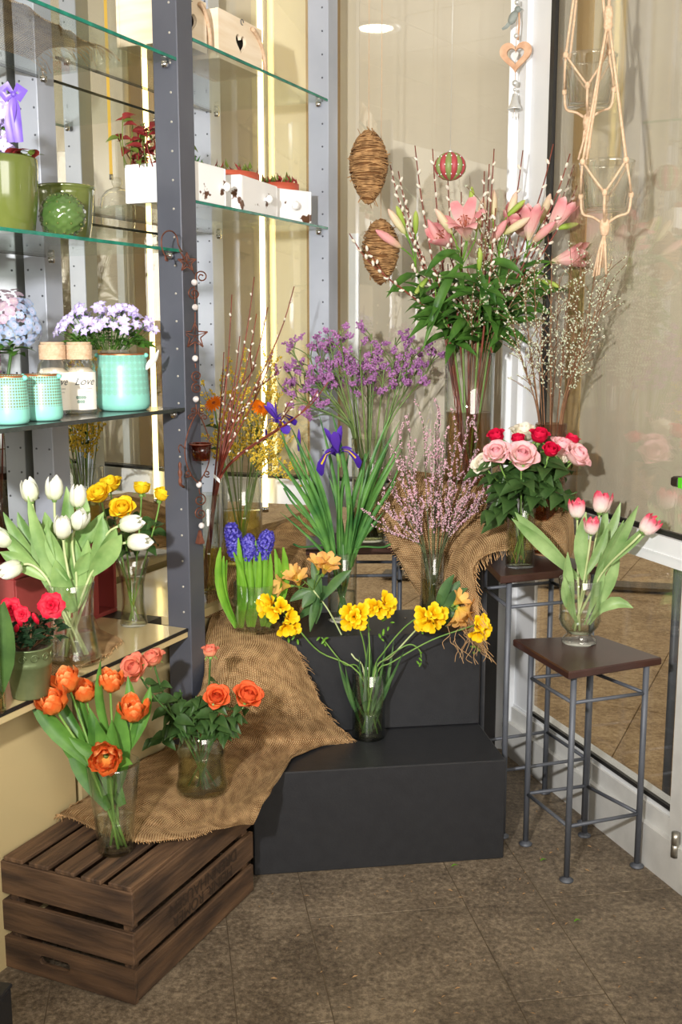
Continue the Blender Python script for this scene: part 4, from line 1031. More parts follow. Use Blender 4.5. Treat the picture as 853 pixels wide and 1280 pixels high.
tulip('orange parrot tulip standing upright at the top centre of the crate bunch', v, (138, 862, Yo + .06), 'orange', [(126, 826, Yo + .05, .35, .03), (152, 905, Yo + .1, .3, .04)], M_lv_or, sc=0.92, dirn=(.05, -.2, 1))
tulip('orange parrot tulip at the right of the crate bunch, yellowish petal edges', v, (165, 898, Yo + .03), 'orange', [(188, 858, Yo + .06, .35, .032), (176, 880, Yo + .08, .35, .03), (160, 845, Yo + .07, .3, .036)], M_lv_or, sc=1.00, dirn=(.15, -.3, 1))
tulip('lowest orange parrot tulip, wide open and facing the camera over the rim', v, (133, 944, Yo - .075), 'orange', [(86, 921, Yo - .06, .5, .030, .03), (166, 955, Yo - .09, .55, .028, .08)], M_lv_or, sc=1.05, dirn=(.1, -1, .15))
for k, (px, py, wd) in enumerate([(60, 885, .05), (84, 912, .05), (112, 885, .05), (120, 900, .045), (148, 878, .05), (100, 920, .05), (140, 900, .05)]):
    tp = aty(px, py, Yo + .02 * (k % 3)); p0 = vo.location + V((rnd(.02), rnd(.02), .11))
    o = thing('tulip_leaf', 'broad green leaf among the orange tulips on the crate', 'leaf', p0, 'tulip leaves in the crate vase')
    blade(o, p0, tp, wd, M_lv_or, nrm=(rnd(.5), -1, .3), bow=.04, side=(1 if px > 115 else -1, 0, .3))
# ---- roses
def leaflets(t, path, n, f0, f1, sc=1.0, key='rose_leaf', toward=None, down=.2):
    for k in range(n):
        f = f0 + (f1 - f0) * (k + R.random() * .6) / max(1, n); q = f * (len(path) - 1); i = min(len(path) - 2, int(q)); p = path[i].lerp(path[i + 1], q - i)
        a = R.uniform(0, 2 * PI); out = V((math.cos(a), math.sin(a) * .8 - .35, R.uniform(-.35, .3) - down))
        e = p + out.normalized() * .012 * sc
        place('leaf', TM[key], t, leafM(p, out, V((rnd(.3), -.6, .9)), sc * R.uniform(.75, 1.2)))
def rose(lab, v, head, col, nleaf=7, sc=1.0, dirn=None, f0=.45, f1=.92, lsc=.8, lean=None, bud=False, group=None, down=.2):
    head = aty(*head); path = stem_path(None, head, v, r0=.8, lean=lean)
    t = thing({'red': 'red_rose', 'pink': 'pink_rose', 'cream': 'cream_rose', 'salmon': 'salmon_rose', 'orange': 'orange_rose', 'yellow': 'yellow_rose'}[col], lab, 'rose', path[0], group)
    path = crom(path, 2)
    part('stem', MB().tube(path, [.0026] * len(path), 6), M_stem_dk if col in ('salmon', 'orange') else M_stem, t)
    d = dirn or (path[-1] - path[-3])
    P = {'red': P_rosered, 'pink': P_rosepink, 'cream': P_rosewhite, 'salmon': P_salmon, 'orange': P_orrose, 'yellow': P_yellow}[col]
    hrt, pet = (rose_bud_set if bud else rose_set)('rose_' + col, P)
    bl = bloom(t, head, d, hrt, pet, sc)
    sub('sepals', TM['sepals'], bl, Matrix.Identity(4))
    sm = T('sepal_leaf', petal_grid([(.004, -.003), (.014, .004), (.022, .002), (.030, -.006)], [.003, .004, .003, .0006], 3, .2), M_stem)
    for k in range(4): sub('sepal', sm, bl, Matrix.Rotation(k * 1.6, 4, 'Z'))
    leaflets(t, path, nleaf, f0, f1, lsc, down=down)
    return t
b = aty(253, 990, 2.66); b.z = Z1 + .004
H = hz(253, 916, b)
vs_ = vase('glass_vase', 'squat round shouldered glass vase on the burlap with salmon roses', b, [(.056, 0), (.066, .006), (.068, .022), (.062, .045), (.060, H * .62), (.064, H * .7), (.056, H * .86), (.054, H)], M_glass2, M_watergr, .70)
v = vdict(vs_, .035)
Ys = b.y
rose('salmon rose highest on the left above the burlap vase, leaning over the tulips', v, (192, 828, Ys - .03), 'salmon', 4, .86, dirn=(-.3, -.25, 1), lsc=.78, f0=.35)
rose('bigger salmon rose left of the highest one, its face turned to the camera', v, (172, 838, Ys - .06), 'salmon', 6, 1.0, dirn=(-.45, -.7, .6), lsc=.8, f0=.3)
rose('small pink salmon rose bud standing straight up at the top of the burlap vase bunch', v, (263, 820, Ys), 'salmon', 9, .78, dirn=(0, -.1, 1), bud=True, f0=.3, f1=.8)
rose('orange rose in the middle of the burlap vase bunch', v, (271, 874, Ys - .04), 'orange', 11, .86, dirn=(.1, -.7, .7), f0=.25)
rose('orange rose furthest right in the burlap vase bunch', v, (308, 874, Ys - .02), 'orange', 11, 1.0, dirn=(.35, -.5, .8), f0=.25)
for k, (px, py) in enumerate([(205, 880), (225, 862), (215, 905), (190, 925), (245, 870), (285, 915), (235, 895)]):
    hd = aty(px, py, Ys + rnd(.06)); path = crom(stem_path(None, hd, v), 2)
    o = thing('rose_foliage', 'flowerless leafy shoot among the salmon and orange roses', 'foliage', path[0], 'leafy shoots among the salmon roses')
    part('stem', MB().tube(path, .002, 5), M_stem_dk, o); leaflets(o, path, 11, .35, 1.0, .72)
# ---- freesias and alstroemeria on the lower step
b = aty(461, 922, 2.93); b.z = .3015
b = onz(461, 920, .3015); H = hz(461, 840, b); Yf = b.y
vf = vase('glass_vase', 'straight clear glass cylinder on the lower podium step with yellow freesias', b, [(.048, 0), (.050, .003), (.050, H)], water=M_watergr, wlevel=.42)
v = vdict(vf, .03)
def freesia(lab, pts, blooms, buds, Y=Yf, sc=1.0):
    P = [aty(*p) for p in pts]; c0 = V(vf.location)
    dn = V((P[0].x - c0.x, 0, 0)); p0 = c0 + V((-dn.x * .25 + rnd(.008), rnd(.015), .012)); p1 = c0 + V((max(-.03, min(.03, dn.x * .35)), rnd(.02), H))
    path = crom([p0, p1] + P, 5)
    t = thing('freesia', lab, 'freesia', p0)
    part('stem', MB().tube(path, .0022, 6), M_stem, t)
    for (x, y, dy, dx_, dz_) in blooms:
        q = aty(x, y, Y + dy); near = min(path, key=lambda s_: (s_ - q).length)
        place('bloom', TM['freesia_flower'], t, fm(q - V((dx_, -.5, dz_)).normalized() * .020 * sc, (dx_, -.75, dz_), R.uniform(0, 6), sc * R.uniform(1.05, 1.3)))
    for (x, y) in buds:
        q = aty(x, y, Y + rnd(.01)); place('bud', TM['freesia_bud'], t, fm(q, (rnd(.6), -.4, rnd(.5) - .3), 0, R.uniform(.7, 1.0)))
    return t
freesia('freesia arching furthest left, a big cluster of yellow blooms by the hyacinths', [(400, 815, Yf - .02), (372, 785, Yf - .04), (348, 758, Yf - .05)],
    [(338, 752, -.05, -.6, .3), (352, 757, -.06, .1, .4), (344, 764, -.07, -.3, -.1), (362, 770, -.05, .5, .2), (357, 783, -.06, .2, -.2), (366, 783, -.04, .6, 0), (334, 758, -.04, -.8, 0)], [(361, 797), (369, 793), (372, 799)])
freesia('freesia with a round yellow cluster just left of centre above its cylinder', [(455, 805, Yf), (449, 785, Yf - .02), (444, 772, Yf - .03)],
    [(436, 764, -.05, -.5, .3), (450, 764, -.05, .3, .4), (437, 776, -.06, -.4, -.2), (449, 775, -.06, .2, -.2), (443, 770, -.07, 0, .2)], [(458, 783)])
freesia('freesia right of centre, yellow blooms with a zigzag of green buds', [(462, 805, Yf), (461, 775, Yf), (470, 755, Yf)],
    [(468, 758, -.03, -.3, .3), (481, 752, -.03, .5, .5), (476, 762, -.04, .2, -.1), (484, 760, -.02, .7, .0)], [(484, 772), (488, 778), (480, 786), (474, 792), (486, 783), (476, 797)])
freesia('freesia leaning right with a full yellow cluster before the right podium corner', [(480, 815, Yf), (505, 785, Yf - .01), (532, 765, Yf - .02)],
    [(530, 768, -.04, -.4, .2), (541, 766, -.05, .2, .5), (536, 778, -.06, -.2, -.3), (545, 775, -.04, .5, 0), (530, 777, -.03, -.6, -.1), (548, 768, -.03, .6, .3)], [(527, 790)])
freesia('freesia reaching furthest right, low yellow cluster hanging past the podium corner', [(490, 828, Yf - .02), (540, 800, Yf - .03), (592, 782, Yf - .04)],
    [(598, 780, -.06, .3, .4), (604, 788, -.05, .6, -.1), (596, 792, -.06, -.1, -.3), (602, 778, -.04, .5, .5)], [(591, 802), (596, 808), (588, 808), (594, 815)])
freesia('bare freesia side stem with only green buds, curling down at its right end', [(480, 825, Yf), (510, 806, Yf), (524, 812, Yf), (527, 822, Yf)], [], [(524, 822), (527, 828), (521, 826), (528, 816)])
freesia('bare freesia stem on the left with tiny green buds', [(430, 830, Yf), (405, 800, Yf), (402, 797, Yf)], [], [(400, 796), (407, 798), (404, 802), (411, 797)])
for k in range(16):
    px = 461 + rnd(46); p0 = b + V((rnd(.02), rnd(.02), .02)); tp = aty(px, R.uniform(800, 840), Yf + rnd(.05))
    o = thing('freesia_leaf', 'thin dark green blade standing in the freesia cylinder', 'leaf', p0, 'blades in the freesia cylinder'); blade(o, p0, tp, .010, M_lv_als, bow=.03, side=(1 if px > 461 else -1, 0, 0))
def alstro(lab, pts, flowers, leaves):
    P = [aty(*p) for p in pts]; c0 = V(vf.location); p0 = c0 + V((rnd(.02), rnd(.02), .012)); p1 = c0 + V((max(-.03, min(.03, (P[0].x - c0.x) * .3)), .02, H))
    path = crom([p0, p1] + P, 5); t = thing('alstroemeria', lab, 'alstroemeria', p0)
    part('stem', MB().tube(path, .0026, 6), M_stem_pale, t)
    for x, y, dx_, dz_ in flowers:
        q = aty(x, y, P[-1].y - .03); place('bloom', TM['alstroemeria_flower'], t, fm(q - V((dx_, -.3, dz_)).normalized() * .03, (dx_, -.4, dz_), R.uniform(0, 6), R.uniform(.95, 1.15)))
        part('pedicel', MB().tube([P[-1], P[-1].lerp(q, .5) + V((0, 0, .005)), q - V((dx_, -.3, dz_)).normalized() * .04], .0013, 4), M_stem, t)
    for x, y, dy, s_ in leaves:
        q = aty(x, y, P[-1].y + dy); near = P[-1].lerp(P[-2], R.uniform(0, .6)); blade(t, near, q, .030 * s_, M_lv_als, bow=.1, nrm=(rnd(.6), -1, .3), fold=.12, prof=[.2, .6, .9, 1, .95, .75, .45, .05])
alstro('peach alstroemeria on the left, tilted in behind the yellow freesias', [(440, 818, Yf + .05), (412, 765, Yf + .08), (392, 738, Yf + .08)],
       [(352, 732, -.7, .1), (365, 716, -.4, .6), (372, 722, -.1, .7), (398, 702, 0, 1), (412, 702, .4, .9), (408, 708, .2, .6)],
       [(390, 700, .02, 1), (378, 760, -.02, 1.2), (395, 780, 0, 1.2), (400, 745, -.04, 1.1), (440, 712, 0, 1.0), (362, 752, 0, 1), (372, 775, .02, 1), (415, 740, .03, 1.1), (384, 722, 0, 1), (388, 790, -.02, 1)])
alstro('peach alstroemeria on the right, leaves crossed before the burlap at the podium corner', [(490, 820, Yf + .02), (530, 778, Yf + .02), (562, 758, Yf + .0)],
       [(576, 748, .5, .6), (580, 768, .4, -.5), (572, 774, 0, -.7), (586, 762, .7, 0)],
       [(568, 718, 0, 1.1), (585, 735, -.02, 1), (592, 755, .02, 1), (548, 742, 0, .9), (560, 785, 0, 1), (578, 725, .03, 1), (590, 772, 0, .9), (540, 765, 0, .8)])
# ---- hyacinths
b = onz(322, 786, Z2 + .008); Yh = b.y; H = hz(322, 728, b)
vh = vase('glass_jar', 'round clear glass jar on the burlap with blue hyacinths', b, [(.068, 0), (.074, .006), (.074, H * .58), (.078, H * .66), (.071, H * .72), (.071, H)], M_glass, M_water, .45, cat='jar')
v = vdict(vh, .045)
def hyacinth(lab, px, py0, py1, rad, lean, leaves):
    top = aty(px, py0, Yh); bot = aty(px - lean * 8, py1, Yh); p0 = b + V(((px - 322) * .0016, rnd(.02), .012))
    t = thing('hyacinth', lab, 'hyacinth', p0); path = crom([p0, p0.lerp(bot, .5), bot, bot.lerp(top, .6)], 4)
    part('stem', MB().tube(path, .0055, 7), M_lv_hya, t)
    part('bulb', MB().lathe([(.0, 0), (.010, .002), (.015, .014), (.013, .030), (.009, .050), (.008, .066)], p0, 12), M_stem_pale, t, label='whitish bulb end in the water')
    mb = MB(); ax = (top - bot); L_ = ax.length
    fl_ = MB()
    pp = petal_grid([(.0015, 0), (.007, .008), (.013, .009), (.016, .004)], [.002, .0035, .004, .001], 3, 0)
    for k in range(46):
        f = (k + .5) / 46; a = k * 2.4; rr = rad * (math.sin(PI * (.15 + .75 * f)) ** .6); A = frame(ax)
        out = A @ V((math.cos(a), math.sin(a), .15 + .5 * f)); out = (out + rv(.35)).normalized(); c0 = bot + ax * f + out * rr * R.uniform(.4, .62)
        for s_ in range(6):
            M = fm(c0, out, s_ * PI / 3, 1.0); fl_.add([M @ q for q in pp.v], pp.f, pp.uv)
    fl_.blob(bot + ax * .5, (rad * .42, rad * .42, L_ * .48), 10, 6, ax)
    part('flower_spike', fl_, P_hya, t, kind='stuff')
    for x, y, wd in leaves:
        tp = aty(x, y, Yh - .02 + rnd(.02)); q0 = p0 + V(((x - px) * .0005, -.015, 0)); blade(t, q0, tp, wd, M_lv_hya, bow=.10 * (1 if x > px else -1) * (1 if abs(x - 318) > 20 else .2), side=(1, 0, 0), fold=.28, nrm=(rnd(.3), -1, 0), prof=[.55, .8, .95, 1, 1, .9, .7, .2])
hyacinth('blue hyacinth leaning left in the jar, tallest and fattest spike', 289, 660, 696, .030, -1, [(276, 684, .024), (298, 672, .020), (305, 690, .018), (284, 700, .018), (292, 690, .018), (280, 695, .02)])
hyacinth('middle blue hyacinth in the jar, short spike half hidden by leaves', 311, 674, 695, .022, 0, [(320, 676, .020), (312, 690, .020), (306, 684, .018), (325, 690, .018), (300, 695, .018)])
hyacinth('blue hyacinth on the right in the jar, broad spike', 335, 669, 697, .030, 1, [(333, 678, .022), (354, 684, .026), (344, 686, .022), (326, 684, .018), (338, 692, .02), (349, 698, .02)])
# ---- iris
b = onz(428, 775, Z2); Yi = b.y; H = hz(428, 690, b)
vi = vase('glass_vase', 'clear glass cylinder on the upper podium step with blue irises', b, [(.043, 0), (.046, .004), (.046, H)], M_glass, M_water, .42)
v = vdict(vi, .026)
irG = 'leafy iris shoots without a bloom'
def iris(lab, head, open_, dirn, leaves, sc=1.0, group=None):
    hd = aty(*head); path = crom(stem_path(None, hd, v, r0=.6), 2); t = thing('iris', lab, 'iris', path[0], group)
    part('stem', MB().tube(path, .0034, 6), M_lv_iris, t)
    if open_:
        bloom(t, hd, dirn, TM['iris_heart'], ring(TM['iris_fall'], 3) + ring(TM['iris_standard'], 3, PI / 3) + ring(TM['iris_style'], 3), sc, spin=head[3] if len(head) > 3 else 0)
    elif open_ is not None:
        mb = MB().lathe([(.003, -.02), (.006, 0), (.005, .03), (.001, .05)], hd, 8, dirn); part('bud', mb, P_std, t)
    for x, y, wd, f in leaves:
        p0 = path[int(f * (len(path) - 1))]; tp = aty(x, y, Yi + rnd(.06))
        s_ = V((1 if x > 428 else -1, 0, 0)); blade(t, p0, tp, wd, M_lv_iris, nrm=(rnd(.8), -1, .1), bow=-.05, side=s_, fold=.3, prof=[.8, .95, 1, 1, .92, .75, .45, .04])
    return t
def ir(h, spin): return (h[0], h[1], h[2])
iris('open blue iris in the middle with yellow marked falls', (423, 572, Yi - .03), True, (-.15, -.35, 1), [(398, 514, .016, .15), (438, 560, .018, .2)], 1.08)
iris('open blue iris at upper left, seen from the side', (350, 532, Yi - .02), True, (-.45, -.15, 1), [(352, 545, .018, .2), (362, 530, .016, .25)], .86)
iris('closed blue iris bud low behind the leaves, left of the middle bloom', (374, 556, Yi + .06), False, (0, 0, 1), [(378, 548, .014, .2)])
sh_ = [(345, 570, .018), (365, 560, .016), (340, 590, .014), (375, 590, .018), (390, 600, .018), (356, 605, .016), (414, 512, .018), (500, 527, .018), (492, 512, .016), (505, 545, .016), (470, 590, .018),
       (476, 610, .012), (503, 560, .018), (486, 560, .018), (455, 590, .016), (430, 600, .014), (384, 570, .014), (350, 640, .010), (480, 640, .012), (497, 600, .016), (463, 560, .014), (410, 590, .016)]
for k in range(0, len(sh_), 2):
    a, c_ = sh_[k], sh_[k + 1]; mx_ = ((a[0] + c_[0]) / 2, max(a[1], c_[1]) + 40, Yi + rnd(.05))
    iris('leafy green iris shoot with sword leaves in the podium cylinder', mx_, None, (0, 0, 1), [(a[0], a[1], a[2], .25), (c_[0], c_[1], c_[2], .2)], group=irG)
# ---- sprays
def spray(name, lab, cat, group, v, head, smat, fmat, nsub, bl, sub_len=.12, f0=.3, sr=.0016, kind='octa', fr=.003, spread=.5, lean=None, fname='florets', tipcluster=False, r0=.6, start=.15, upbias=.6):
    """a branched cut stem: one stem mesh with its side twigs, and its many tiny flowers as stuff"""
    hd = head if isinstance(head, V) else aty(*head); path = crom(stem_path(None, hd, v, r0=r0, lean=lean), 3)
    t = thing(name, lab, cat, path[0], group)
    mb = MB(); mb.tube(path, [sr * 1.3 - (sr * .7) * i / len(path) for i in range(len(path))], 5)
    fb = MB(); n = len(path)
    def flowers(seg, cnt):
        for _ in range(cnt):
            q = R.random(); i = min(len(seg) - 2, int(q * (len(seg) - 1))); p = seg[i].lerp(seg[i + 1], q * (len(seg) - 1) - i)
            fb.octa(p + rv(fr * 1.2), fr * R.uniform(.6, 1.2), rv(1), fr * R.uniform(.9, 1.7))
    for s_ in range(nsub):
        f = f0 + (1 - f0) * (s_ + R.random()) / nsub; i = min(n - 2, int(f * (n - 1))); p = path[i]; T_ = (path[i + 1] - path[max(0, i - 1)]).normalized()
        a = R.uniform(0, 2 * PI); o = (T_.orthogonal().normalized()); o = Matrix.Rotation(a, 3, T_) @ o
        l = sub_len * R.uniform(.5, 1.2); e = p + (T_ * upbias + o * spread + V((0, 0, .25))).normalized() * l
        seg = bez(p, p + T_ * l * .35, e - (V((0, 0, 1)) * .3 + o * .3) * l * .3, e, 5); mb.tube(seg, sr * .5, 4, cap=False)
        if tipcluster:
            for k in range(3):
                e2 = e + (V((rnd(1), rnd(1), R.uniform(-.1, .8)))).normalized() * l * R.uniform(.15, .35)
                mb.tube([seg[-2], e2], sr * .4, 3, cap=False); d = (e2 - seg[-2]).normalized()
                for q in range(bl): fb.octa(e2 - d * l * .05 * q * .6 + rv(fr * 1.4), fr * R.uniform(.7, 1.2), rv(1), fr * 1.3)
        else: flowers(seg[1:], bl)
    if not tipcluster: flowers(path[int(n * max(f0, .45)):], bl * 2)
    part('stems', mb, smat, t); part(fname, fb, fmat, t, smooth=False, kind='stuff')
    return t
# statice
b = V((.095, 3.585, ZS3 + .001)); Yst = b.y; H = aty(455, 548, Yst).z - b.z
vst = vase('glass_vase', 'tall greenish glass vase on the rear stool behind the irises, holding purple statice', b, [(.050, 0), (.056, .005), (.060, H)], M_glass2, M_watergr, .6)
v = vdict(vst, .035)
for k, (px, py) in enumerate([(358, 450), (365, 425), (375, 480), (385, 430), (395, 420), (410, 405), (425, 400), (415, 440), (440, 440), (450, 425), (465, 405), (468, 440), (495, 410), (480, 450), (505, 430), (525, 440), (545, 430), (440, 460), (400, 465), (520, 420), (460, 470), (350, 470)]):
    spray('statice_stem', 'purple statice stem in the greenish vase behind the irises', 'statice', 'purple statice stems', v, (px, py + 12, Yst + rnd(.08)), M_stem_stat, M_stat, 7, 10, .075, .62, .0034, fr=.0042, spread=.75, tipcluster=True)
# genista, pink
b = onz(540, 774, Z2 + .002); Yg = b.y; H = hz(541, 690, b)
vg = vase('glass_vase', 'narrow clear glass vase at the back of the podium with pink broom', b, [(.034, 0), (.036, .004), (.037, H)], M_glass, M_watergr, .6)
v = vdict(vg, .026)
for px, py, dy in [(500, 548, 0), (488, 600, .02), (497, 575, -.02), (512, 535, .03), (530, 530, -.02), (545, 528, .04), (556, 545, -.03), (570, 535, .02), (585, 525, .04), (598, 545, 0), (610, 560, -.03), (620, 590, .02), (515, 590, -.04), (540, 575, -.05), (565, 590, -.05), (590, 600, -.04), (604, 618, -.02), (478, 655, -.03), (484, 634, 0), (550, 515, .05)]:
    spray('pink_broom_branch', 'fine twiggy branch of pink broom in the narrow podium vase', 'broom', 'pink broom branches', v, (px, py, Yg + dy), M_stem_gen, M_gen, 11, 16, .085, .34, .0018, fr=.0026, spread=.32, upbias=.9)
# ---- roses, pink and red, on the tall stool
b = onz(650, 708, ZS2 + .002); Yr = b.y; H = hz(650, 622, b)
vr = vase('glass_vase', 'slim clear glass vase on the tall stool with pink and red roses', b, [(.040, 0), (.043, .004), (.041, H)], M_glass, M_watergr, .75)
v = vdict(vr, .028)
for lab, px, py, dy, col, sc_, dn in [
    ('red rose at the left end of the pink and red bunch', 622, 548, .0, 'red', .92, (-.3, -.4, 1)), ('pale pink rose at left with greenish white outer petals below it', 622, 566, -.05, 'pink', .98, (-.3, -.7, .8)),
    ('greenish cream rose lowest at the left of the bunch', 607, 578, -.03, 'cream', .86, (-.6, -.5, .6)), ('cream rose behind at the top of the bunch', 655, 543, .06, 'cream', 1.05, (0, -.2, 1)),
    ('red rose between the cream rose and the big pink rose', 648, 551, .0, 'red', .76, (-.1, -.4, 1)), ('big pale pink rose at the front centre of the bunch', 652, 570, -.06, 'pink', 1.15, (0, -.75, .7)),
    ('tall red rose standing highest right of centre', 673, 548, -.01, 'red', 1.0, (.1, -.4, 1)), ('small red rose low at the right of centre', 687, 564, -.06, 'red', .86, (.1, -.6, .8)),
    ('pale pink rose at right behind, with a cream edge', 700, 560, .02, 'pink', 1.0, (.3, -.4, .9)), ('pink rose furthest right in the bunch', 718, 570, -.01, 'pink', 1.05, (.5, -.5, .7)),
    ('red rose at the right rear, mostly hidden', 713, 552, .06, 'red', .85, (.3, 0, 1)), ('cream rose squeezed low between the pink ones at right', 693, 575, .0, 'cream', .8, (.1, -.5, .8))]:
    rose(lab, v, (px, py + 4, Yr + dy), col, 8, sc_ * 1.05, dirn=dn, f0=.45, f1=.95, lsc=1.05, bud=(col == 'red'), down=.25)
for k, (px, py) in enumerate([(612, 640), (700, 625), (722, 615), (640, 610), (672, 620), (630, 650), (655, 600), (690, 600)]):
    hd = aty(px, py, Yr - .05 + rnd(.05)); path = crom(stem_path(None, hd, v), 2)
    o = thing('rose_foliage', 'flowerless leafy shoot hanging round the pink and red roses', 'foliage', path[0], 'leafy shoots of the rose bunch')
    part('stem', MB().tube(path, .002, 5), M_stem_dk, o); leaflets(o, path, 6, .5, 1.0, 1.15, down=.3)
# ---- pale pink tulips on the front stool
b = onz(724, 803, ZS1 + .001); Yt = b.y; H = hz(727, 723, b)
vt = vase('glass_vase', 'footed clear glass goblet vase on the front stool with pink tulips', b, [(.047, 0), (.050, .004), (.046, .014), (.034, .026), (.040, .036), (.054, .052), (.060, .070), (.058, .084), (.059, H * .7), (.064, H)], M_glass, M_water, .46, solid=.03)
v = vdict(vt, .03); v = (v[0] + V((0, 0, .024)), v[1], v[2] - .024, v[3])
tulip('pink tulip at the left of the goblet, striped with white at its base', v, (722, 648, Yt), 'pink', [(644, 640, Yt - .02, .3, .040, .10), (640, 648, Yt - .05, .28, .034, .05)], M_lv_pink, M_stem_pale, 1.1)
tulip('brightest pink tulip, highest in the goblet on the stool', v, (750, 642, Yt + .01), 'pink', [(757, 625, Yt + .03, .35, .03), (776, 628, Yt + .03, .4, .03)], M_lv_pink, M_stem_pale, 1.25)
tulip('small half closed pink tulip in the middle below the brightest one', v, (739, 668, Yt - .04), 'pink', [(733, 640, Yt - .02, .3, .04), (760, 660, Yt - .02, .35, .028)], M_lv_pink, M_stem_pale, 1.0)
tulip('pink and white tulip leaning furthest right in the goblet', v, (803, 666, Yt - .13), 'pink', [(825, 645, Yt - .14, .55, .026, -.03), (798, 632, Yt - .08, .4, .04, -.03), (780, 650, Yt - .08, .2, .04, -.04)], M_lv_pink, M_stem_pale, 1.15, dirn=(.6, -.2, .8))
for px, py, wd, dr, bw in [(792, 760, .036, .0, .28), (710, 690, .034, 0, .06), (752, 690, .034, 0, .05), (706, 720, .03, 0, .08), (775, 690, .034, 0, .05)]:
    p0 = b + V(((px - 727) * .0004, -.01, .055)); tp = aty(px, py, Yt - .05)
    o = thing('tulip_leaf', 'broad pale green leaf among the pink tulips in the goblet', 'leaf', p0, 'leaves in the goblet vase'); blade(o, p0, tp, wd, M_lv_pink, bow=bw * (1 if dr == 0 else 1), side=(-.2 if px > 780 else (1 if px > 727 else -1), 0, 1 if px > 780 else .3), nrm=(rnd(.4), -1, .3), prof=[.12, .25, .5, .85, 1, .9, .55, .05])
# ================================================================== LILIES, WILLOW, SPIRAEA
def willow(lab, group, v, tip, ncat, f0=.4, sr=.0030, r0=.6, lean=None, catsize=1.0, twigs=1, path=None):
    hd = tip if isinstance(tip, V) else aty(*tip)
    path = path or crom(stem_path(None, hd, v, r0=r0, lean=lean), 3); t = thing('willow_branch', lab, 'branch', path[0], group)
    n = len(path); mb = MB(); mb.tube(path, [sr * (1.15 - .75 * i / n) for i in range(n)], 6)
    cb = MB()
    def cats(seg, c, f0_):
        for k in range(c):
            f = f0_ + (1 - f0_) * (k + .5) / c * .96; q = f * (len(seg) - 1); i = min(len(seg) - 2, int(q)); p = seg[i].lerp(seg[i + 1], q - i); T_ = (seg[i + 1] - seg[i]).normalized()
            o = Matrix.Rotation(k * 2.4 + rnd(.5), 3, T_) @ T_.orthogonal().normalized(); d = (T_ * 1.2 + o).normalized()
            cb.cur = 0; cb.blob(p + d * .007, (.0042 * catsize, .0042 * catsize, .0078 * catsize), 6, 4, d); cb.cur = 1; cb.blob(p + d * .001, (.003, .003, .004), 5, 3, d)
    cats(path, ncat, f0)
    for _ in range(twigs):
        i = int(n * R.uniform(.5, .75)); T_ = (path[i + 1] - path[i]).normalized(); o = Matrix.Rotation(R.uniform(0, 6.3), 3, T_) @ T_.orthogonal().normalized()
        e = path[i] + (T_ * 1.6 + o).normalized() * R.uniform(.07, .13); seg = bez(path[i], path[i] + T_ * .03 + o * .02, e - T_ * .03, e, 5); mb.tube(seg, sr * .45, 5); cats(seg, 3, .3)
    part('twig', mb, M_twig, t); part('catkins', cb, [M_catkin, M_bud], t, kind='stuff')
    return t
b = V((0, 0, 0)); Yl = 3.50; q = aty(597, 560, Yl); b = V((q.x - .03, Yl, .931)); H = aty(597, 441, Yl).z - b.z
vl = vase('glass_cylinder', 'tall wide glass cylinder with brown water on the draped plinth, holding lilies and willow', b, [(.074, 0), (.079, .004), (.080, H)], M_glass, M_waterbr, .62, wall=.004)
v = vdict(vl, .045)
for px, py, dy, n in [(437, 292, -.10, 9), (488, 206, .0, 14), (498, 214, .05, 13), (519, 182, .0, 8), (541, 186, .02, 7), (560, 222, -.03, 9), (618, 186, -.05, 6), (606, 214, -.08, 8), (654, 188, .05, 5), (692, 180, .0, 5), (713, 192, -.06, 9), (718, 206, -.02, 8), (722, 232, -.05, 6), (577, 240, .05, 6), (510, 260, .06, 9), (620, 260, -.12, 7), (600, 300, .05, 3), (585, 330, -.05, 3), (560, 330, .04, 4), (640, 320, .0, 3), (530, 320, -.02, 7), (650, 290, .06, 3), (612, 205, -.02, 6), (546, 330, -.05, 6)]:
    willow('long red-brown willow branch with white catkins in the lily cylinder', 'willow branches in the lily cylinder', v, (px, py, Yl + dy), int(n * 1.5), .40, .0042, r0=.5, catsize=1.3)
def lily(lab, v, parts_, joint, nleaf=22, f0=.38, group=None):
    j = aty(*joint); path = crom(stem_path(None, j, v, r0=.5), 3); t = thing('lily', lab, 'lily', path[0], group)
    part('stem', MB().tube(path, .0036, 7), M_stem, t)
    for k in range(nleaf):
        f = f0 + (1 - f0) * (k + R.random()) / nleaf; i = min(len(path) - 2, int(f * (len(path) - 1))); a = R.uniform(0, 6.3)
        place('leaf', TM['lily_leaf' if k % 3 else 'lily_leaf_short'], t, leafM(path[i], (math.cos(a), math.sin(a) * .8 - .2, R.uniform(-.5, .6)), (rnd(.4), -.7, .8), R.uniform(.8, 1.25)))
    for kind, x, y, dy, d in parts_:
        d = V(d).normalized(); q = aty(x, y, joint[2] + dy); s0 = q - d * .045
        part('pedicel', MB().tube(bez(path[-1], path[-1] + V((0, 0, .03)), s0 - d * .03, s0, 5), .0022, 5), M_lv_hya, t)
        if kind == 'open': bloom(t, s0, d, TM['lily_heart'], ring(TM['lily_petal'], 3, 0, 1.0) + ring(TM['lily_petal'], 3, PI / 3, .95, 0, .002), 1.0)
        elif kind == 'half': bloom(t, s0, d, TM['lily_heart'], ring(TM['lily_petal_half'], 3, 0, 1.0) + ring(TM['lily_petal_half'], 3, PI / 3, .95, .06, .002), 1.0)
        else: place('bud', TM[{'bud': 'lily_bud', 'pink': 'lily_bud_pink', 'green': 'lily_bud_green'}[kind]], t, fm(s0, d))
    return t
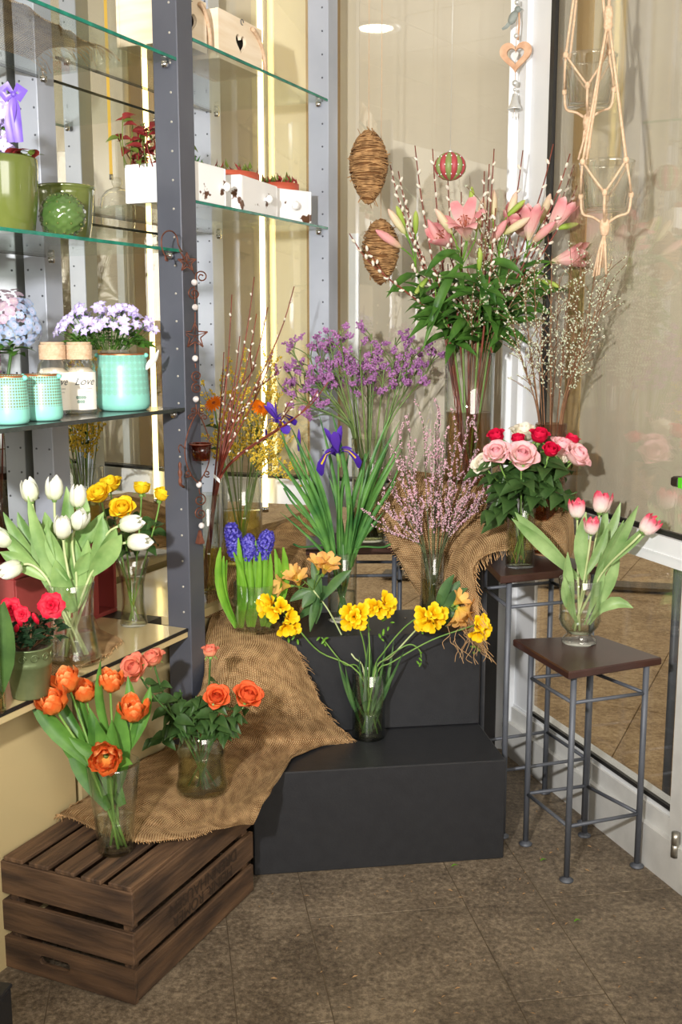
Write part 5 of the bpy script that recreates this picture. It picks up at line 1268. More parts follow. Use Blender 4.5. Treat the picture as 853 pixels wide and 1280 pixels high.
lily('pink lily at right with two big half open blooms before the wall', v, [('half', 663, 282, -.04, (.05, -.25, 1)), ('half', 696, 275, -.03, (.5, -.1, .8)), ('half', 652, 285, .02, (-.4, -.5, .6)), ('bud', 682, 262, .03, (.3, 0, 1)), ('green', 712, 282, -.02, (1, -.1, .2)), ('pink', 678, 292, -.05, (.5, -.5, .5))], (655, 330, Yl - .02))
lily('pink lily reaching furthest right, one bloom opened sideways', v, [('half', 707, 323, -.04, (1, -.5, .25)), ('green', 690, 355, -.02, (.8, -.2, -.3))], (660, 370, Yl - .02), 20)
lily('pink lily in the middle with cream buds over a drooping bloom', v, [('half', 640, 282, .02, (.1, -.6, .6)), ('bud', 602, 268, -.02, (.1, -.1, 1)), ('bud', 640, 260, -.01, (.25, -.1, 1)), ('bud', 645, 283, -.05, (.8, -.4, .5)), ('green', 648, 258, -.03, (.8, 0, .7)), ('pink', 622, 292, -.05, (.3, -.5, .5)), ('bud', 617, 258, .02, (0, 0, 1))], (625, 330, Yl - .03))
lily('pink lily left of centre, bright bloom behind cream buds', v, [('open', 582, 286, -.02, (-.2, -.6, .6)), ('bud', 556, 278, -.04, (-.6, -.3, .8)), ('bud', 592, 272, .0, (-.3, -.2, 1)), ('pink', 546, 294, .02, (-.5, -.2, .8)), ('green', 590, 245, .02, (.0, 0, 1)), ('half', 560, 300, .03, (-.6, -.5, .3))], (576, 340, Yl - .02))
lily('lily at far left of the bunch carrying only pink and green buds', v, [('pink', 488, 300, -.04, (-.8, -.3, .5)), ('bud', 497, 278, -.02, (-.6, -.2, .8)), ('green', 500, 268, .0, (-.4, 0, 1)), ('green', 520, 275, .02, (0, 0, 1))], (520, 335, Yl), 18)
lily('leafy lily stem drooping left, no bloom, below the willow fan', v, [('green', 525, 360, .03, (-.4, -.2, -.5))], (545, 370, Yl - .06), 24, .3)
lily('leafy lily stem in the middle without bloom, dense dark leaves', v, [('green', 600, 320, .0, (0, -.2, 1))], (602, 350, Yl - .08), 30, .3)
for k, (px, py, wd) in enumerate([(528, 440, .03), (560, 430, .03), (610, 420, .03), (640, 400, .03), (655, 345, .03), (530, 345, .03), (545, 320, .03), (620, 380, .036)]):
    p0 = V(vl.location) + V(((px - 590) * .0006, -.05, H - .02)); tp = aty(px, py, Yl - .12 - rnd(.04))
    p0 = aty(590 + (px - 590) * .25, min(py - 30, 400) if k % 2 else 330, Yl - .06)
    o = thing('lily_leaf', 'long glossy leaf hanging from the lily bunch', 'leaf', p0, 'hanging leaves of the lily bunch'); blade(o, p0, tp, wd, M_lv_lily, bow=.16, side=(0, -.6, .8), nrm=(rnd(.5), -1, .4), prof=[.3, .6, .85, 1, .95, .75, .4, .05])
def spiraea(v, tip, lab, group, nb=9, Yo_=0):
    nb += 4
    return spray('spiraea_branch', lab, 'branch', group, v, tip, M_twig2, M_spir, nb, 6, .10, .48, .0018, fr=.0029, spread=.75, tipcluster=False, r0=.5, upbias=.7)
for px, py, dy in [(610, 262, -.1), (640, 322, -.12), (655, 345, -.1), (590, 380, -.14), (600, 300, -.08)]:
    spiraea(v, (px, py, Yl + dy), 'thin spiraea branch with tiny white flowers among the lilies', 'spiraea branches in the lily cylinder', 6)
Ysp = 3.26; q = aty(684, 694, Ysp); b = V((q.x, Ysp, ZS2 + .008)); H = aty(684, 530, Ysp).z - b.z
vsp = vase('glass_vase', 'tall dark reddish glass vase behind the roses, holding spiraea twigs', b, [(.040, 0), (.045, .004), (.047, H * .6), (.048, H)], M_glassr, M_waterbr, .5, wall=.004)
part('embossed_band', MB().lathe([(.0475, 0), (.049, .004), (.0475, .008)], b + UP * (H * .55), 28), M_glassr, vsp)
v = vdict(vsp, .03)
for px, py, dy in [(640, 395, .05), (655, 350, .0), (668, 330, .08), (690, 320, -.03), (700, 345, .06), (715, 330, 0), (728, 318, -.04), (745, 340, .02), (752, 372, .05), (735, 400, -.05), (708, 385, .0), (648, 430, -.03), (676, 400, -.06), (762, 352, -.06), (722, 440, -.04), (690, 440, .03), (760, 335, .03), (660, 410, .06)]:
    dx = aty(px, py, Ysp + dy)
    for _ in range(6):
        if (dx - CK).dot(RN) < .05: dx = dx - V((0, .06, 0)); dx = aty(px, py, dx.y)
    spiraea(v, dx, 'spiraea twig with white blossom in the reddish vase', 'spiraea twigs in the reddish vase', 7)
# ================================================================== LEFT WILLOW, YELLOW BROOM, CALENDULA
q = onz(256, 735, zBS); b = S(*[(.20), .20], zBS + .010)
bq = onb(259, 690, .14); b = V((bq.x, bq.y, zBS + .022)); Yw = b.y; H = aty(255, 618, Yw).z - b.z
vw = vase('glass_cylinder', 'narrow glass cylinder half behind the front grey post, holding willow', b, [(.036, 0), (.040, .004), (.041, H)], M_glass2, M_wateryel, .45)
v = vdict(vw, .026)
for px, py, dy, n in [(290, 368, .02, 5), (318, 346, .0, 7), (321, 392, .04, 5), (335, 384, -.02, 7), (368, 358, .02, 9), (341, 440, -.05, 6), (398, 488, -.08, 7), (410, 478, -.10, 5), (300, 420, .05, 5), (280, 440, .06, 4)]:
    willow('catkin willow branch rising behind the grey post', 'willow branches behind the grey post', v, (px, py, Yw + dy), n, .42, .0038, r0=.6, twigs=1, catsize=.85)
tg_ = aty(271, 598, Yw - .05); mb = MB(); mb.box(tg_, (.026, .001, .012), (.7, -.2, -.6)); single('price_tag', mb, M_tagw, 'small white paper tag tied low on the willow stems', 'tag', tg_, smooth=False)
bq = onb(303, 700, .22); b = V((bq.x, bq.y, zBS + .03)); Yb = b.y; H = aty(303, 596, Yb).z - b.z
vb = vase('glass_cylinder', 'clear glass cylinder of yellowish water behind the hyacinths, holding yellow broom', b, [(.064, 0), (.070, .004), (.071, H)], M_glass, M_wateryel, .62, wall=.004)
v = vdict(vb, .03)
for px, py, dy in [(262, 500, 0), (275, 480, .05), (290, 470, -.02), (300, 500, -.05), (318, 480, .04), (335, 475, 0), (350, 490, .03), (345, 530, -.05), (352, 560, -.04), (268, 545, -.04), (285, 530, -.08), (320, 530, -.08), (330, 560, -.06), (340, 450, .06), (305, 450, .06), (356, 590, -.03)]:
    spray('yellow_broom_branch', 'twiggy yellow broom branch in the yellowish water cylinder', 'broom', 'yellow broom branches', v, (px, py, Yb + dy), M_stem_stat, M_broom, 9, 13, .10, .32, .0016, fr=.0042, spread=.55, upbias=.8)
for lab, px, py, d in [('orange calendula at left beside the grey post', 268, 505, (-.3, -.7, .7)), ('orange calendula at right over the yellow broom', 324, 510, (.5, -.6, .6))]:
    hd = aty(px, py, Yb - .02); path = crom(stem_path(None, hd, v), 2); t = thing('calendula', lab, 'calendula', path[0]); part('stem', MB().tube(path, .003, 6), M_stem, t); place('bloom', TM['calendula_flower'], t, fm(hd, d, 0, .95))
    for k in range(3): place('leaf', TM['rose_leaflet'], t, leafM(path[int(len(path) * (.5 + .12 * k))], (rnd(1), -.4, .4), (0, -.5, 1), 1.1))
# ================================================================== HANGING THINGS
def hang_string(t, p, top=2.99, r=.0011, m_=None, name='string'):
    part(name, MB().tube([p, V((p.x, p.y, top))], r, 5), m_ or M_twine, t)
def nest(lab, px, py, Y, hw, hh, seed):
    c = aty(px, py, Y); t = thing('vine_egg', lab, 'ornament', c + V((0, 0, hh)), 'hanging vine eggs' if False else None); rr = random.Random(seed)
    def rad(f): return hw * (math.sin(PI * f) ** .62) * (1.06 - .26 * (1 - f)) if 0 < f < 1 else 0
    mb = MB(); mb.lathe([(max(.0008, rad(i / 14) * .93), -hh + 2 * hh * i / 14) for i in range(15)], c, 20); part('body', mb, M_vinedk, t)
    vb_ = MB()
    for k in range(150):
        f = .04 + .92 * rr.random(); tl = rr.uniform(-.12, .12); a0 = rr.uniform(0, 6.3); sp = rr.uniform(2.5, 6.3); pts = []
        for i in range(15):
            a = a0 + sp * i / 14; ff = min(.975, max(.025, f + tl * math.sin(a + a0) * .5 + rr.uniform(-.006, .006))); r_ = rad(ff) * rr.uniform(.97, 1.06)
            pts.append(c + V((r_ * math.cos(a), r_ * math.sin(a), -hh + 2 * hh * ff)))
        if k % 4 == 0: pts.append(pts[-1] + (pts[-1] - c) * .14 + rv(.008))
        vb_.tube(pts, rr.uniform(.0009, .0020), 4, cap=False)
    part('wound_vine', vb_, M_vine, t, kind='stuff'); hang_string(t, c + V((0, 0, hh * .98))); return t
nest('upper egg of wound brown vine hanging before the beige glass', 461, 209, 3.42, .062, .112, 1)
nest('lower egg of wound brown vine, partly behind willow tips', 476, 315, 3.52, .062, .105, 2)
c = aty(563, 208, 3.36); t = thing('striped_ball', 'small ball with pink-red and green puckered stripes hanging above the willow', 'ornament', c + V((0, 0, .04)))
for k in range(14):
    a0 = 2 * PI * k / 14; da = PI / 14; rings = []
    for j in range(9):
        th_ = PI * (.04 + .92 * j / 8); r_ = .049 * math.sin(th_); z = .042 * math.cos(th_)
        rings.append([c + V((r_ * s_ * math.cos(a0 + o_ * da), r_ * s_ * math.sin(a0 + o_ * da), z)) for o_, s_ in ((-1, .90), (-.5, .985), (0, 1.0), (.5, .985), (1, .90))])
    mb = MB(); mb.loft(rings, closed=False); part('stripe', mb, M_stripeR if k % 2 else M_stripeG, t)
mb = MB()
for k in range(14):
    a0 = 2 * PI * (k + .5) / 14
    for z in (-.026, 0, .026): rr_ = .046 * math.sqrt(max(0, 1 - (z / .043) ** 2)); mb.blob(c + V((rr_ * math.cos(a0), rr_ * math.sin(a0), z)), .0022, 5, 3)
part('pearl', mb, M_knob, t, kind='stuff')
part('cap', MB().lathe([(0, .048), (.006, .047), (.008, .040), (.004, .038)], c, 10), M_silver, t); hang_string(t, c + V((0, 0, .047)), r=.0006, m_=M_silver)
# heart, bird and bell garland on the white stile
p = onR(645, 75, .06); x0, y0 = p.x, p.y
def gz(py): return aty(645, py, y0).z
t = thing('heart_garland', 'wooden heart garland with a grey bird and a silver bell on the white door post', 'ornament', (x0, y0, gz(20)))
part('string', MB().tube([(x0, y0, gz(140)), (x0, y0, 2.99)], .0011, 5), M_twine, t)
hx = V((1, -.35, 0)).normalized()
def heart(s, w_=1.0):
    o = []
    for k in range(36):
        a = 2 * PI * k / 36; o.append((s * w_ * .0625 * 16 * math.sin(a) ** 3, s * .0625 * (13 * math.cos(a) - 5 * math.cos(2 * a) - 2 * math.cos(3 * a) - math.cos(4 * a))))
    return o
hc = V((x0, y0 - .004, gz(70))); mb = MB(); mb.poly(heart(.052), [heart(.028)], hc, hx, UP, .012); part('wooden_heart', mb, M_heartw, t, False)
mb = MB(); mb.poly(heart(.017, .5), [], hc + V((0, .004, 0)), hx, UP, .004); part('small_heart', mb, M_silver, t, False)
for py, r in ((3, .009), (45, .008), (104, .010), (112, .006), (124, .005)): part('bead', MB().blob((x0, y0, gz(py)), r, 10, 6), M_silver, t)
mb = MB(); bc = V((x0 - .012, y0, gz(22))); mb.blob(bc, (.012, .014, .024), 9, 6, (.5, 0, 1)); mb.blob(bc + V((.014, -.002, .024)), .011, 8, 5); mb.strip([bc + V((-.008, 0, -.014)), bc + V((-.022, 0, -.03)), bc + V((-.034, 0, -.036))], [.014, .012, .008], (0, -1, .3)); mb.lathe([(.0025, 0), (0, .009)], bc + V((.024, -.002, .024)), 6, (1, 0, 0))
part('bird', mb, M_greybird, t); part('ribbon', MB().tube([(x0 + .006, y0, gz(10)), (x0 + .008, y0 - .003, gz(30)), (x0 + .005, y0, gz(50))], .0035, 5), M_heartw, t)
mb = MB(); mb.lathe([(.0, .028), (.007, .026), (.010, .012), (.014, -.004), (.022, -.018), (.0235, -.022), (.021, -.022), (.012, -.004), (0, .01)], (x0, y0, gz(128)), 18); part('bell', mb, M_silver, t)
for dx in (-.004, .005): part('clapper', MB().blob((x0 + dx, y0, gz(143)), (.0028, .0028, .013), 7, 5), M_silver, t)
# glass pots in knotted rope hangers
def rope_hanger(lab, lab2, px, py_rim, py_bot, Y, rad_px, knot_py, tail_py, lean=0):
    rim = aty(px, py_rim, Y); bot = aty(px, py_bot, Y); k_ = F / (Y * .986); rt = rad_px / k_; rb = rt * .74; Hh = rim.z - bot.z
    pot = vase('glass_pot', lab2, bot, [(rb, 0), (rb + .003, .004), (rt - .001, Hh - .006), (rt + .002, Hh)], M_potglass, None, 0, wall=.004, solid=.010, cat='pot', n=32)
    kn = aty(px + lean, knot_py, Y) if knot_py > -40 else aty(px + lean, knot_py, Y)
    t = thing('rope_hanger', lab, 'hanger', kn)
    part('hanging_rope', MB().tube([kn, V((kn.x, kn.y, 2.99))], .0045, 6), M_twine, t)
    if kn.z < 2.95: part('top_knot', MB().lathe([(0, -.035), (.008, -.032), (.0125, -.018), (.010, -.005), (.0125, .010), (.008, .026), (0, .03)], kn, 10), M_twine, t)
    bk = bot - V((0, 0, .035))
    for i in range(4):
        a = .5 + i * PI / 2; o = V((math.cos(a), math.sin(a), 0)); a2 = a + PI / 4; o2 = V((math.cos(a2), math.sin(a2), 0)); o3 = V((math.cos(a - PI / 4), math.sin(a - PI / 4), 0))
        pr_ = V((rim.x, rim.y, rim.z)) + o * (rt + .006) - V((0, 0, .004)); mid = V((bot.x, bot.y, bot.z + Hh * .32)); r_ = rb + (rt - rb) * .32 + .006
        m2 = mid + o2 * r_; m3 = mid + o3 * r_
        part('cord', MB().tube(bez(kn, kn.lerp(pr_, .3), kn.lerp(pr_, .75), pr_, 6), .0036, 6), M_twine, t)
        mb = MB(); mb.blob(pr_, (.008, .008, .009), 8, 5); part('knot', mb, M_twine, t)
        for mm in (m2, m3): part('cord', MB().tube([pr_, pr_.lerp(mm, .5) + o * .002, mm], .0031, 6), M_twine, t)
        part('knot', MB().blob(m2, (.007, .007, .010), 8, 5), M_twine, t)
        lo = bot + o2 * (rb + .006) - V((0, 0, .004)); part('cord', MB().tube(crom([m2, lo, bot + o2 * rb * .6 - V((0, 0, .014)), bk], 3), .0036, 6), M_twine, t)
    part('bottom_knot', MB().lathe([(0, -.03), (.010, -.024), (.014, -.006), (.012, .012), (0, .022)], bk, 10), M_twine, t)
    tz = aty(px, tail_py, Y).z
    for i in range(6):
        e = V((bk.x + (i - 2.5) * .006 - .008, bk.y + rnd(.01), tz + R.uniform(0, .05))); part('tassel_cord', MB().tube([bk - V((0, 0, .02)), bk.lerp(e, .5) + rv(.004), e], .0032, 5), M_twine, t)
    return t
rope_hanger('nearer rope hanger with a top knot and long tassel, cradling the lower glass pot', 'lower clear glass pot hanging in the nearer rope hanger', 757, 203, 264, 2.86, 33, 22, 352, 4)
rope_hanger('farther rope hanger, its tassel behind the nearer hanger', 'upper clear glass pot hanging in the farther rope hanger', 736, 71, 133, 2.98, 32, -150, 200, 2)
# rusty candle garland hanging before the front grey post
yG = onb(240, 450, -.02).y; gx = lambda px, py: aty(px, py, onb(px, py, -.022).y)
t = thing('rust_garland', 'rust brown metal garland with star, spirals and candle cup on the grey post', 'ornament', gx(240, 340))
def wire(pts, r=.0019, name='wire', m_=None): part(name, MB().tube(crom(pts, 4), r, 5), m_ or M_rust, t)
def spiral(px, py, rp, turns=1.6, flip=1, start=0):
    return [gx(px + flip * rp * (1 - .75 * i / 24) * math.cos(start + turns * 2 * PI * i / 24), py + rp * (1 - .75 * i / 24) * math.sin(start + turns * 2 * PI * i / 24)) for i in range(25)]
wire([gx(210, 326), gx(203, 312), gx(202, 298), gx(207, 290), gx(215, 289), gx(221, 296), gx(223, 306), gx(228, 315)], name='hook')
wire([gx(210, 326), gx(207, 325), gx(207, 320), gx(212, 320)], name='hook_curl')
def star(px, py, r1, name):
    o = []
    for k in range(10):
        a = PI / 2 + k * PI / 5; r_ = r1 if k % 2 == 0 else r1 * .42; o.append((r_ * math.cos(a), r_ * math.sin(a)))
    c_ = gx(px, py); mb = MB()
    P3 = [c_ + SD * 0 + V((x * 1, 0, z)) for x, z in o]
    for i in range(10): mb.tube([P3[i], P3[(i + 1) % 10]], .0017, 4); 
    for i in range(0, 10, 2): mb.tube([c_, P3[i]], .0012, 4)
    part(name, mb, M_rust, t)
star(234, 328, .026, 'star'); star(244, 420, .036, 'star')
for k in range(7): wire([gx(224 + k * 2, 312 + k * 3), gx(229 + k * 2.4, 322 + k * 3.4)], .0014, 'coil')
for px, py in ((243, 353), (244, 384), (244, 448), (245, 499), (249, 606), (252, 657)): part('crystal_bead', MB().blob(gx(px, py), .0088, 12, 8), M_bead, t)
wire(spiral(252, 346, 8, 1.5, 1, 2.6), name='spiral'); wire(spiral(243, 367, 8, 1.5, -1, -1.5), name='spiral')
wire([gx(243, 358), gx(244, 380)]); wire([gx(244, 390), gx(244, 412)]); wire([gx(244, 428), gx(244, 442)]); wire([gx(244, 454), gx(245, 460)])
wire(spiral(246, 470, 7, 1.5, 1, PI / 2)[::-1] + spiral(246, 485, 7, 1.5, -1, -PI / 2), name='spiral')
wire([gx(245, 505), gx(246, 515)])
for sg in (-1, 1):
    wire([gx(247, 515), gx(247 + sg * 8, 530), gx(247 + sg * 14, 548), gx(247 + sg * 16, 565), gx(247 + sg * 13, 582), gx(247 + sg * 7, 595), gx(248, 604)], name='frame')
    wire(spiral(247 + sg * 5, 513, 4.5, 1.2, sg, 1)); wire(spiral(247 + sg * 12, 592, 4.5, 1.2, sg, 1))
    wire(spiral(247 + sg * 9, 522, 4, 1.2, sg, 2.5))
cb_ = gx(247, 575) + SM * -.012; hc_ = gx(247, 554).z - cb_.z
part('candle_cup', MB().lathe([(.0, .001), (.024, 0), (.030, hc_), (.028, hc_), (.022, .004), (0, .004)], cb_, 22), M_amber, t)
part('cup_ring', MB().tube([cb_ + V((.0315 * math.cos(2 * PI * k / 20), .0315 * math.sin(2 * PI * k / 20), hc_ * .98)) for k in range(21)], .0018, 5), M_rust, t)
wire(spiral(250, 625, 8, 1.5, 1, -PI / 2)); wire(spiral(251, 642, 7.5, 1.6, -1, -PI / 2)); wire([gx(249, 611), gx(250, 618)])
part('bell_drop', MB().lathe([(0, .022), (.004, .02), (.006, .010), (.013, -.014), (.013, -.017), (0, -.014)], gx(250, 672), 4), M_rust, t, False)
wire([gx(232, 562), gx(226, 556), gx(223, 560), gx(225, 566)], .0015)
part('side_drop', MB().lathe([(0, -.05), (.004, -.046), (.0055, -.034), (.003, -.026), (.006, -.018), (.006, -.010), (.003, -.004), (.0045, .004), (.0045, .012), (0, .018)], gx(225, 585), 8), M_rust, t)
part('foot_drop', MB().tube([gx(225, 598), gx(226, 606), gx(230, 609)], .0035, 6), M_rust, t)
# ================================================================== ON THE SHELVES
def on_shelf(px, py, b, z): a, _ = ab(onb(px, py, b)); return S(a, b, z + .0005)
def pxr(p, rp): return rp * (p.y * .986) / F
# ---- second left shelf: glazed pots
z = zL2
p = on_shelf(3, 250, .13, z); r = pxr(p, 44)
t = thing('ceramic_pot', 'large olive green glazed pot at the left edge, with white flowers and ribbon', 'pot', p)
Hp = aty(3, 197, p.y).z - p.z
part('pot', MB().lathe([(.0005, 0), (r * .80, 0), (r * .82, .006), (r * .86, .010), (r * .96, Hp * .45), (r, Hp * .85), (r, Hp - .004), (r * .97, Hp), (r * .93, Hp - .004), (r * .90, Hp * .4), (r * .7, .02), (.0005, .02)], p, 40), M_celadon, t)
part('soil', MB().lathe([(.0005, 0), (r * .92, -.004)], p + V((0, 0, Hp - .02)), 24), M_soil, t)
for k in range(26):
    a = R.uniform(0, 6.3); q = p + V((math.cos(a) * r * .6 * R.random(), math.sin(a) * r * .6 * R.random(), Hp + R.uniform(.0, .11)))
    place('blossom', TM['campanula_flower'], t, fm(q, (rnd(1), -.7, R.uniform(-.1, .9)), 0, 1.3))
for k in range(14):
    a = R.uniform(0, 6.3); place('leaf', TM['red_leaf' if k % 2 else 'small_leaf'], t, leafM(p + V((.05 + rnd(.03), rnd(.04), Hp)), (math.cos(a), math.sin(a), .6), UP, 1.0))
rp_ = aty(17, 118, p.y - .05); mb = MB()
for dx, dz in ((-.016, .012), (.016, .010)):
    mb.strip([rp_, rp_ + V((dx * .7, -.006, dz * 1.4)), rp_ + V((dx * 1.5, -.008, dz * .4)), rp_ + V((dx, -.004, -.010)), rp_], [.006, .018, .022, .018, .006], (0, -1, .2))
for dx in (-.004, .004): mb.strip([rp_, rp_ + V((dx, -.004, -.03)), rp_ + V((dx * 2 - .004, 0, -.06)), rp_ + V((dx * 2, .002, -.10))], [.008, .024, .022, .018], (0, -1, 0), wave=.15)
mb.blob(rp_, .007, 8, 5); part('ribbon', mb, M_purple, t)
p = on_shelf(83, 270, .20, z); r = pxr(p, 36); Hp = aty(83, 234, p.y).z - p.z
part_ = thing('ceramic_pot', 'smaller olive green glazed pot behind the quilted ball', 'pot', p)
part('pot', MB().lathe([(.0005, 0), (r * .66, 0), (r * .74, .006), (r * .86, Hp * .4), (r * .93, Hp * .85), (r, Hp), (r * .94, Hp), (r * .86, Hp * .8), (r * .7, .02), (.0005, .02)], p, 36), M_celadon, part_)
part('rim_lip', MB().lathe([(r * .985, Hp - .006), (r * 1.02, Hp - .001), (r * .98, Hp + .002), (r * .93, Hp)], p, 36), M_celadon, part_)
p = on_shelf(79, 285, .07, z); r = pxr(p, 29); c = p + V((0, 0, r * .93))
t = thing('ceramic_ball', 'green glazed ball quilted with diamond dents and studs, on the second shelf', 'ornament', p)
mb = MB(); n = 48; mm = 26; rings = []
for j in range(mm + 1):
    th_ = PI * (.06 + .93 * j / mm); ring_ = []
    for k in range(n):
        ph = 2 * PI * k / n; q = abs(math.sin(5 * ph + 7 * th_)) * abs(math.sin(5 * ph - 7 * th_)); rr_ = r * (.87 + .14 * q ** .45)
        ring_.append(c + V((rr_ * math.sin(th_) * math.cos(ph), rr_ * math.sin(th_) * math.sin(ph), -rr_ * math.cos(th_) * .96)))
    rings.append(ring_)
mb.loft(rings, True, True); part('body', mb, M_celadon2, t)
mb = MB()
for j in range(5):
    for k in range(10):
        th_ = PI * (.22 + .15 * j); ph = 2 * PI * (k + .5 * (j % 2)) / 10; d = V((math.sin(th_) * math.cos(ph), math.sin(th_) * math.sin(ph), -math.cos(th_))); mb.blob(c + d * r * .955, .0028, 6, 4)
part('stud', mb, M_celadon, t, kind='stuff')
# ---- dark third shelf
z = zL3
def lantern(lab, px, pyt, pyb, rp, b, mat_, plant=False, wire_=True):
    p = on_shelf(px, (pyt + pyb) / 2, b, z); r = pxr(p, rp); Hp = aty(px, pyt, p.y).z - p.z
    t = thing('turquoise_pot', lab, 'pot', p)
    part('pot', MB().lathe([(.0005, .002), (r * .84, 0), (r * .95, Hp * .04), (r * 1.0, Hp * .12), (r * .985, Hp * .28), (r * .93, Hp * .75), (r * .90, Hp), (r * .86, Hp), (r * .89, Hp * .7), (r * .94, Hp * .2), (r * .8, .01), (.0005, .01)], p, 48, metric=r), mat_, t)
    part('copper_rim', MB().lathe([(r * .905, Hp - .003), (r * .91, Hp + .0015), (r * .87, Hp + .0015), (r * .865, Hp - .003)], p, 40), M_copper, t)
    for sg in (-1, 1): part('lug', MB().lathe([(0, -.004), (.006, -.004), (.006, .004), (0, .004)], p + V((sg * r * .93, -.01, Hp - .004)), 10, (0, 1, 0)), M_turq, t)
    if wire_: part('wire_handle', MB().tube([p + V((r * .93 * math.cos(a), r * .35 * 1 + .02 * math.sin(a), Hp - .002 - r * .55 * math.sin(a) * .12)) for a in [PI * k / 12 for k in range(13)]], .0013, 5), M_copper, t)
    return t, p, r, Hp
lantern('small turquoise pierced pot at the left edge of the dark shelf', 11, 470, 530, 25, .07, M_turqr)
lantern('small turquoise pierced pot beside the jars on the dark shelf', 54, 468, 528, 24, .07, M_turqr)
t, p, r, Hp = lantern('large turquoise pot with circle pattern, planted with pale violet campanula', 154, 442, 515, 33, .10, M_turqd)
part('soil', MB().lathe([(.0005, .004), (r * .88, -.002)], p + V((0, 0, Hp - .012)), 24), M_soil, t)
cc_ = p + V((-.035, -.01, Hp + .01))
for k in range(130):
    a = R.uniform(0, 6.3); f = R.random() ** .5; q = cc_ + V((.105 * f * math.cos(a), .06 * f * math.sin(a), .028 + .055 * (1 - f * f) * R.random() - .02 * f))
    place('leaf', TM['campanula_leaf'], t, leafM(q, (math.cos(a), math.sin(a) - .3, R.uniform(-.2, .6)), (rnd(.3), -.4, 1), R.uniform(.8, 1.2)))
mb = MB()
for k in range(95):
    a = R.uniform(0, 6.3); f = R.uniform(.15, 1.0) ** .5; x, y = .128 * f * math.cos(a), .075 * f * math.sin(a); h_ = .045 + .078 * (1 - f * f) + rnd(.008)
    q = cc_ + V((x, y - .012, h_)); d = (V((x * 6, y * 6 - .55, .55)) + rv(.3)); mb.tube([cc_ + V((x * .4, y * .4, .0)), q - d.normalized() * .004], .0008, 3, cap=False)
    place('blossom', TM['campanula_flower'], t, fm(q, d, R.uniform(0, 6), R.uniform(.75, 1.1)))
part('stalks', mb, M_lv_camp, t, kind='stuff')
# butterfly-wing bow on the side of the pot
q = p + V((r * .95, -.02, Hp * .72)); mb = MB(); mb.strip(bez(q, q + V((.01, 0, .02)), q + V((.025, 0, .02)), q + V((.034, 0, .05)), 6), [.004, .014, .018, .016, .010, .003], (0, -1, .3)); part('bow', mb, M_silver, t)
for lab, px, b_ in [('glass jar with twine neck and printed label, left of the pair', 68, .17), ('glass jar with twine neck and printed label beside the large turquoise pot', 101, .13)]:
    p = on_shelf(px, 500, b_, z); r = pxr(p, 20); Hp = aty(px, 430, p.y).z - p.z
    o = vase('label_jar', lab, p, [(r * .93, 0), (r, .006), (r, Hp * .60), (r * .92, Hp * .70), (r * .74, Hp * .76), (r * .74, Hp * .93), (r * .8, Hp * .95), (r * .8, Hp)], M_glass, None, 0, cat='jar', n=40)
    part('filling', MB().lathe([(.0005, .010), (r * .88, .010), (r * .90, Hp * .60), (r * .6, Hp * .66), (.0005, Hp * .67)], p, 24), M_shell, o)
    mb = MB()
    for k in range(9): mb.lathe([(r * .80, 0), (r * .84, .0022), (r * .80, .0044)], p + V((0, 0, Hp * .78 + k * .0040)), 28)
    part('twine_wrap', mb, M_twine, o, kind='stuff')
    part('stopper', MB().lathe([(.0005, .004), (r * .74, .004), (r * .76, 0), (r * .72, -.012)], p + V((0, 0, Hp + .001)), 24), M_twine, o)
    mb = MB(); a0 = math.atan2(-p.y, -p.x) + .18; vs_ = []
    for j in (0, 1):
        for k in range(17):
            a = a0 - 1.05 + 2.1 * k / 16; vs_.append(p + V(((r + .0008) * math.cos(a), (r + .0008) * math.sin(a), Hp * (.06 if j == 0 else .60))))
    mb.add(vs_, [(k, k + 1, 18 + k, 17 + k) for k in range(16)]); lb = part('label', mb, M_label, o)
    tx = MB(); ax = V((p.x, p.y, 0)); p0 = p + V((r * math.cos(a0 + .1), r * math.sin(a0 + .1), Hp * .42))
    text_mb(tx, 'Love', p0, (1, 0, 0), UP, .026, bend=(ax, r), lift=.0013, shear=.45)
    for k, (s_, zz) in enumerate((('home is where', .36), ('the heart is', .31))): text_mb(tx, s_, p0 + V((.003, 0, Hp * (zz - .42))), (1, 0, 0), UP, .0055, bend=(ax, r), lift=.0013)
    part('printed_word', tx, M_ink, lb)
    mb = MB()
    for k in range(7):
        aa = a0 - .35 + .14 * (k % 4) + .06 * (k // 4); zc_ = p.z + Hp * (.24 - .06 * (k // 4)); ctr = V((ax.x + (r + .0012) * math.cos(aa), ax.y + (r + .0012) * math.sin(aa), zc_))
        tn = V((-math.sin(aa), math.cos(aa), 0)); mb.add([ctr + tn * (.0042 * math.cos(u)) + UP * (.0046 * math.sin(u)) for u in [2 * PI * i / 10 for i in range(10)]], [tuple(range(10))])
    part('printed_leaves', mb, M_inkleaf, lb)
# hydrangea at the left edge
p = on_shelf(3, 480, .24, z); t = thing('potted_hydrangea', 'faded blue and mauve hydrangea in a dark green pot at the left edge', 'hydrangea', p); r = .05
part('pot', MB().lathe([(.0005, 0), (r * .7, 0), (r, .10), (r * .94, .10), (r * .66, .01), (.0005, .01)], p, 28), M_zinc, t)
hc_ = aty(14, 405, p.y)
part('stem', MB().tube([p + V((0, 0, .02)), hc_ - V((0, 0, .05))], .004, 6), M_stem_dk, t)
for k in range(72):
    a = k * 2.4; zz_ = 1 - 1.7 * (k + .5) / 72; rr_ = math.sqrt(max(0, 1 - zz_ * zz_)); d = V((rr_ * math.cos(a), rr_ * math.sin(a), zz_))
    place('floret', TM['hydrangea_floret_mauve' if d.z > .1 and d.x < .35 else 'hydrangea_floret'], t, fm(hc_ + V((d.x * .066, d.y * .055, d.z * .075)) * R.uniform(.86, 1.1), d + rv(.3), R.uniform(0, 6), R.uniform(.9, 1.3)))
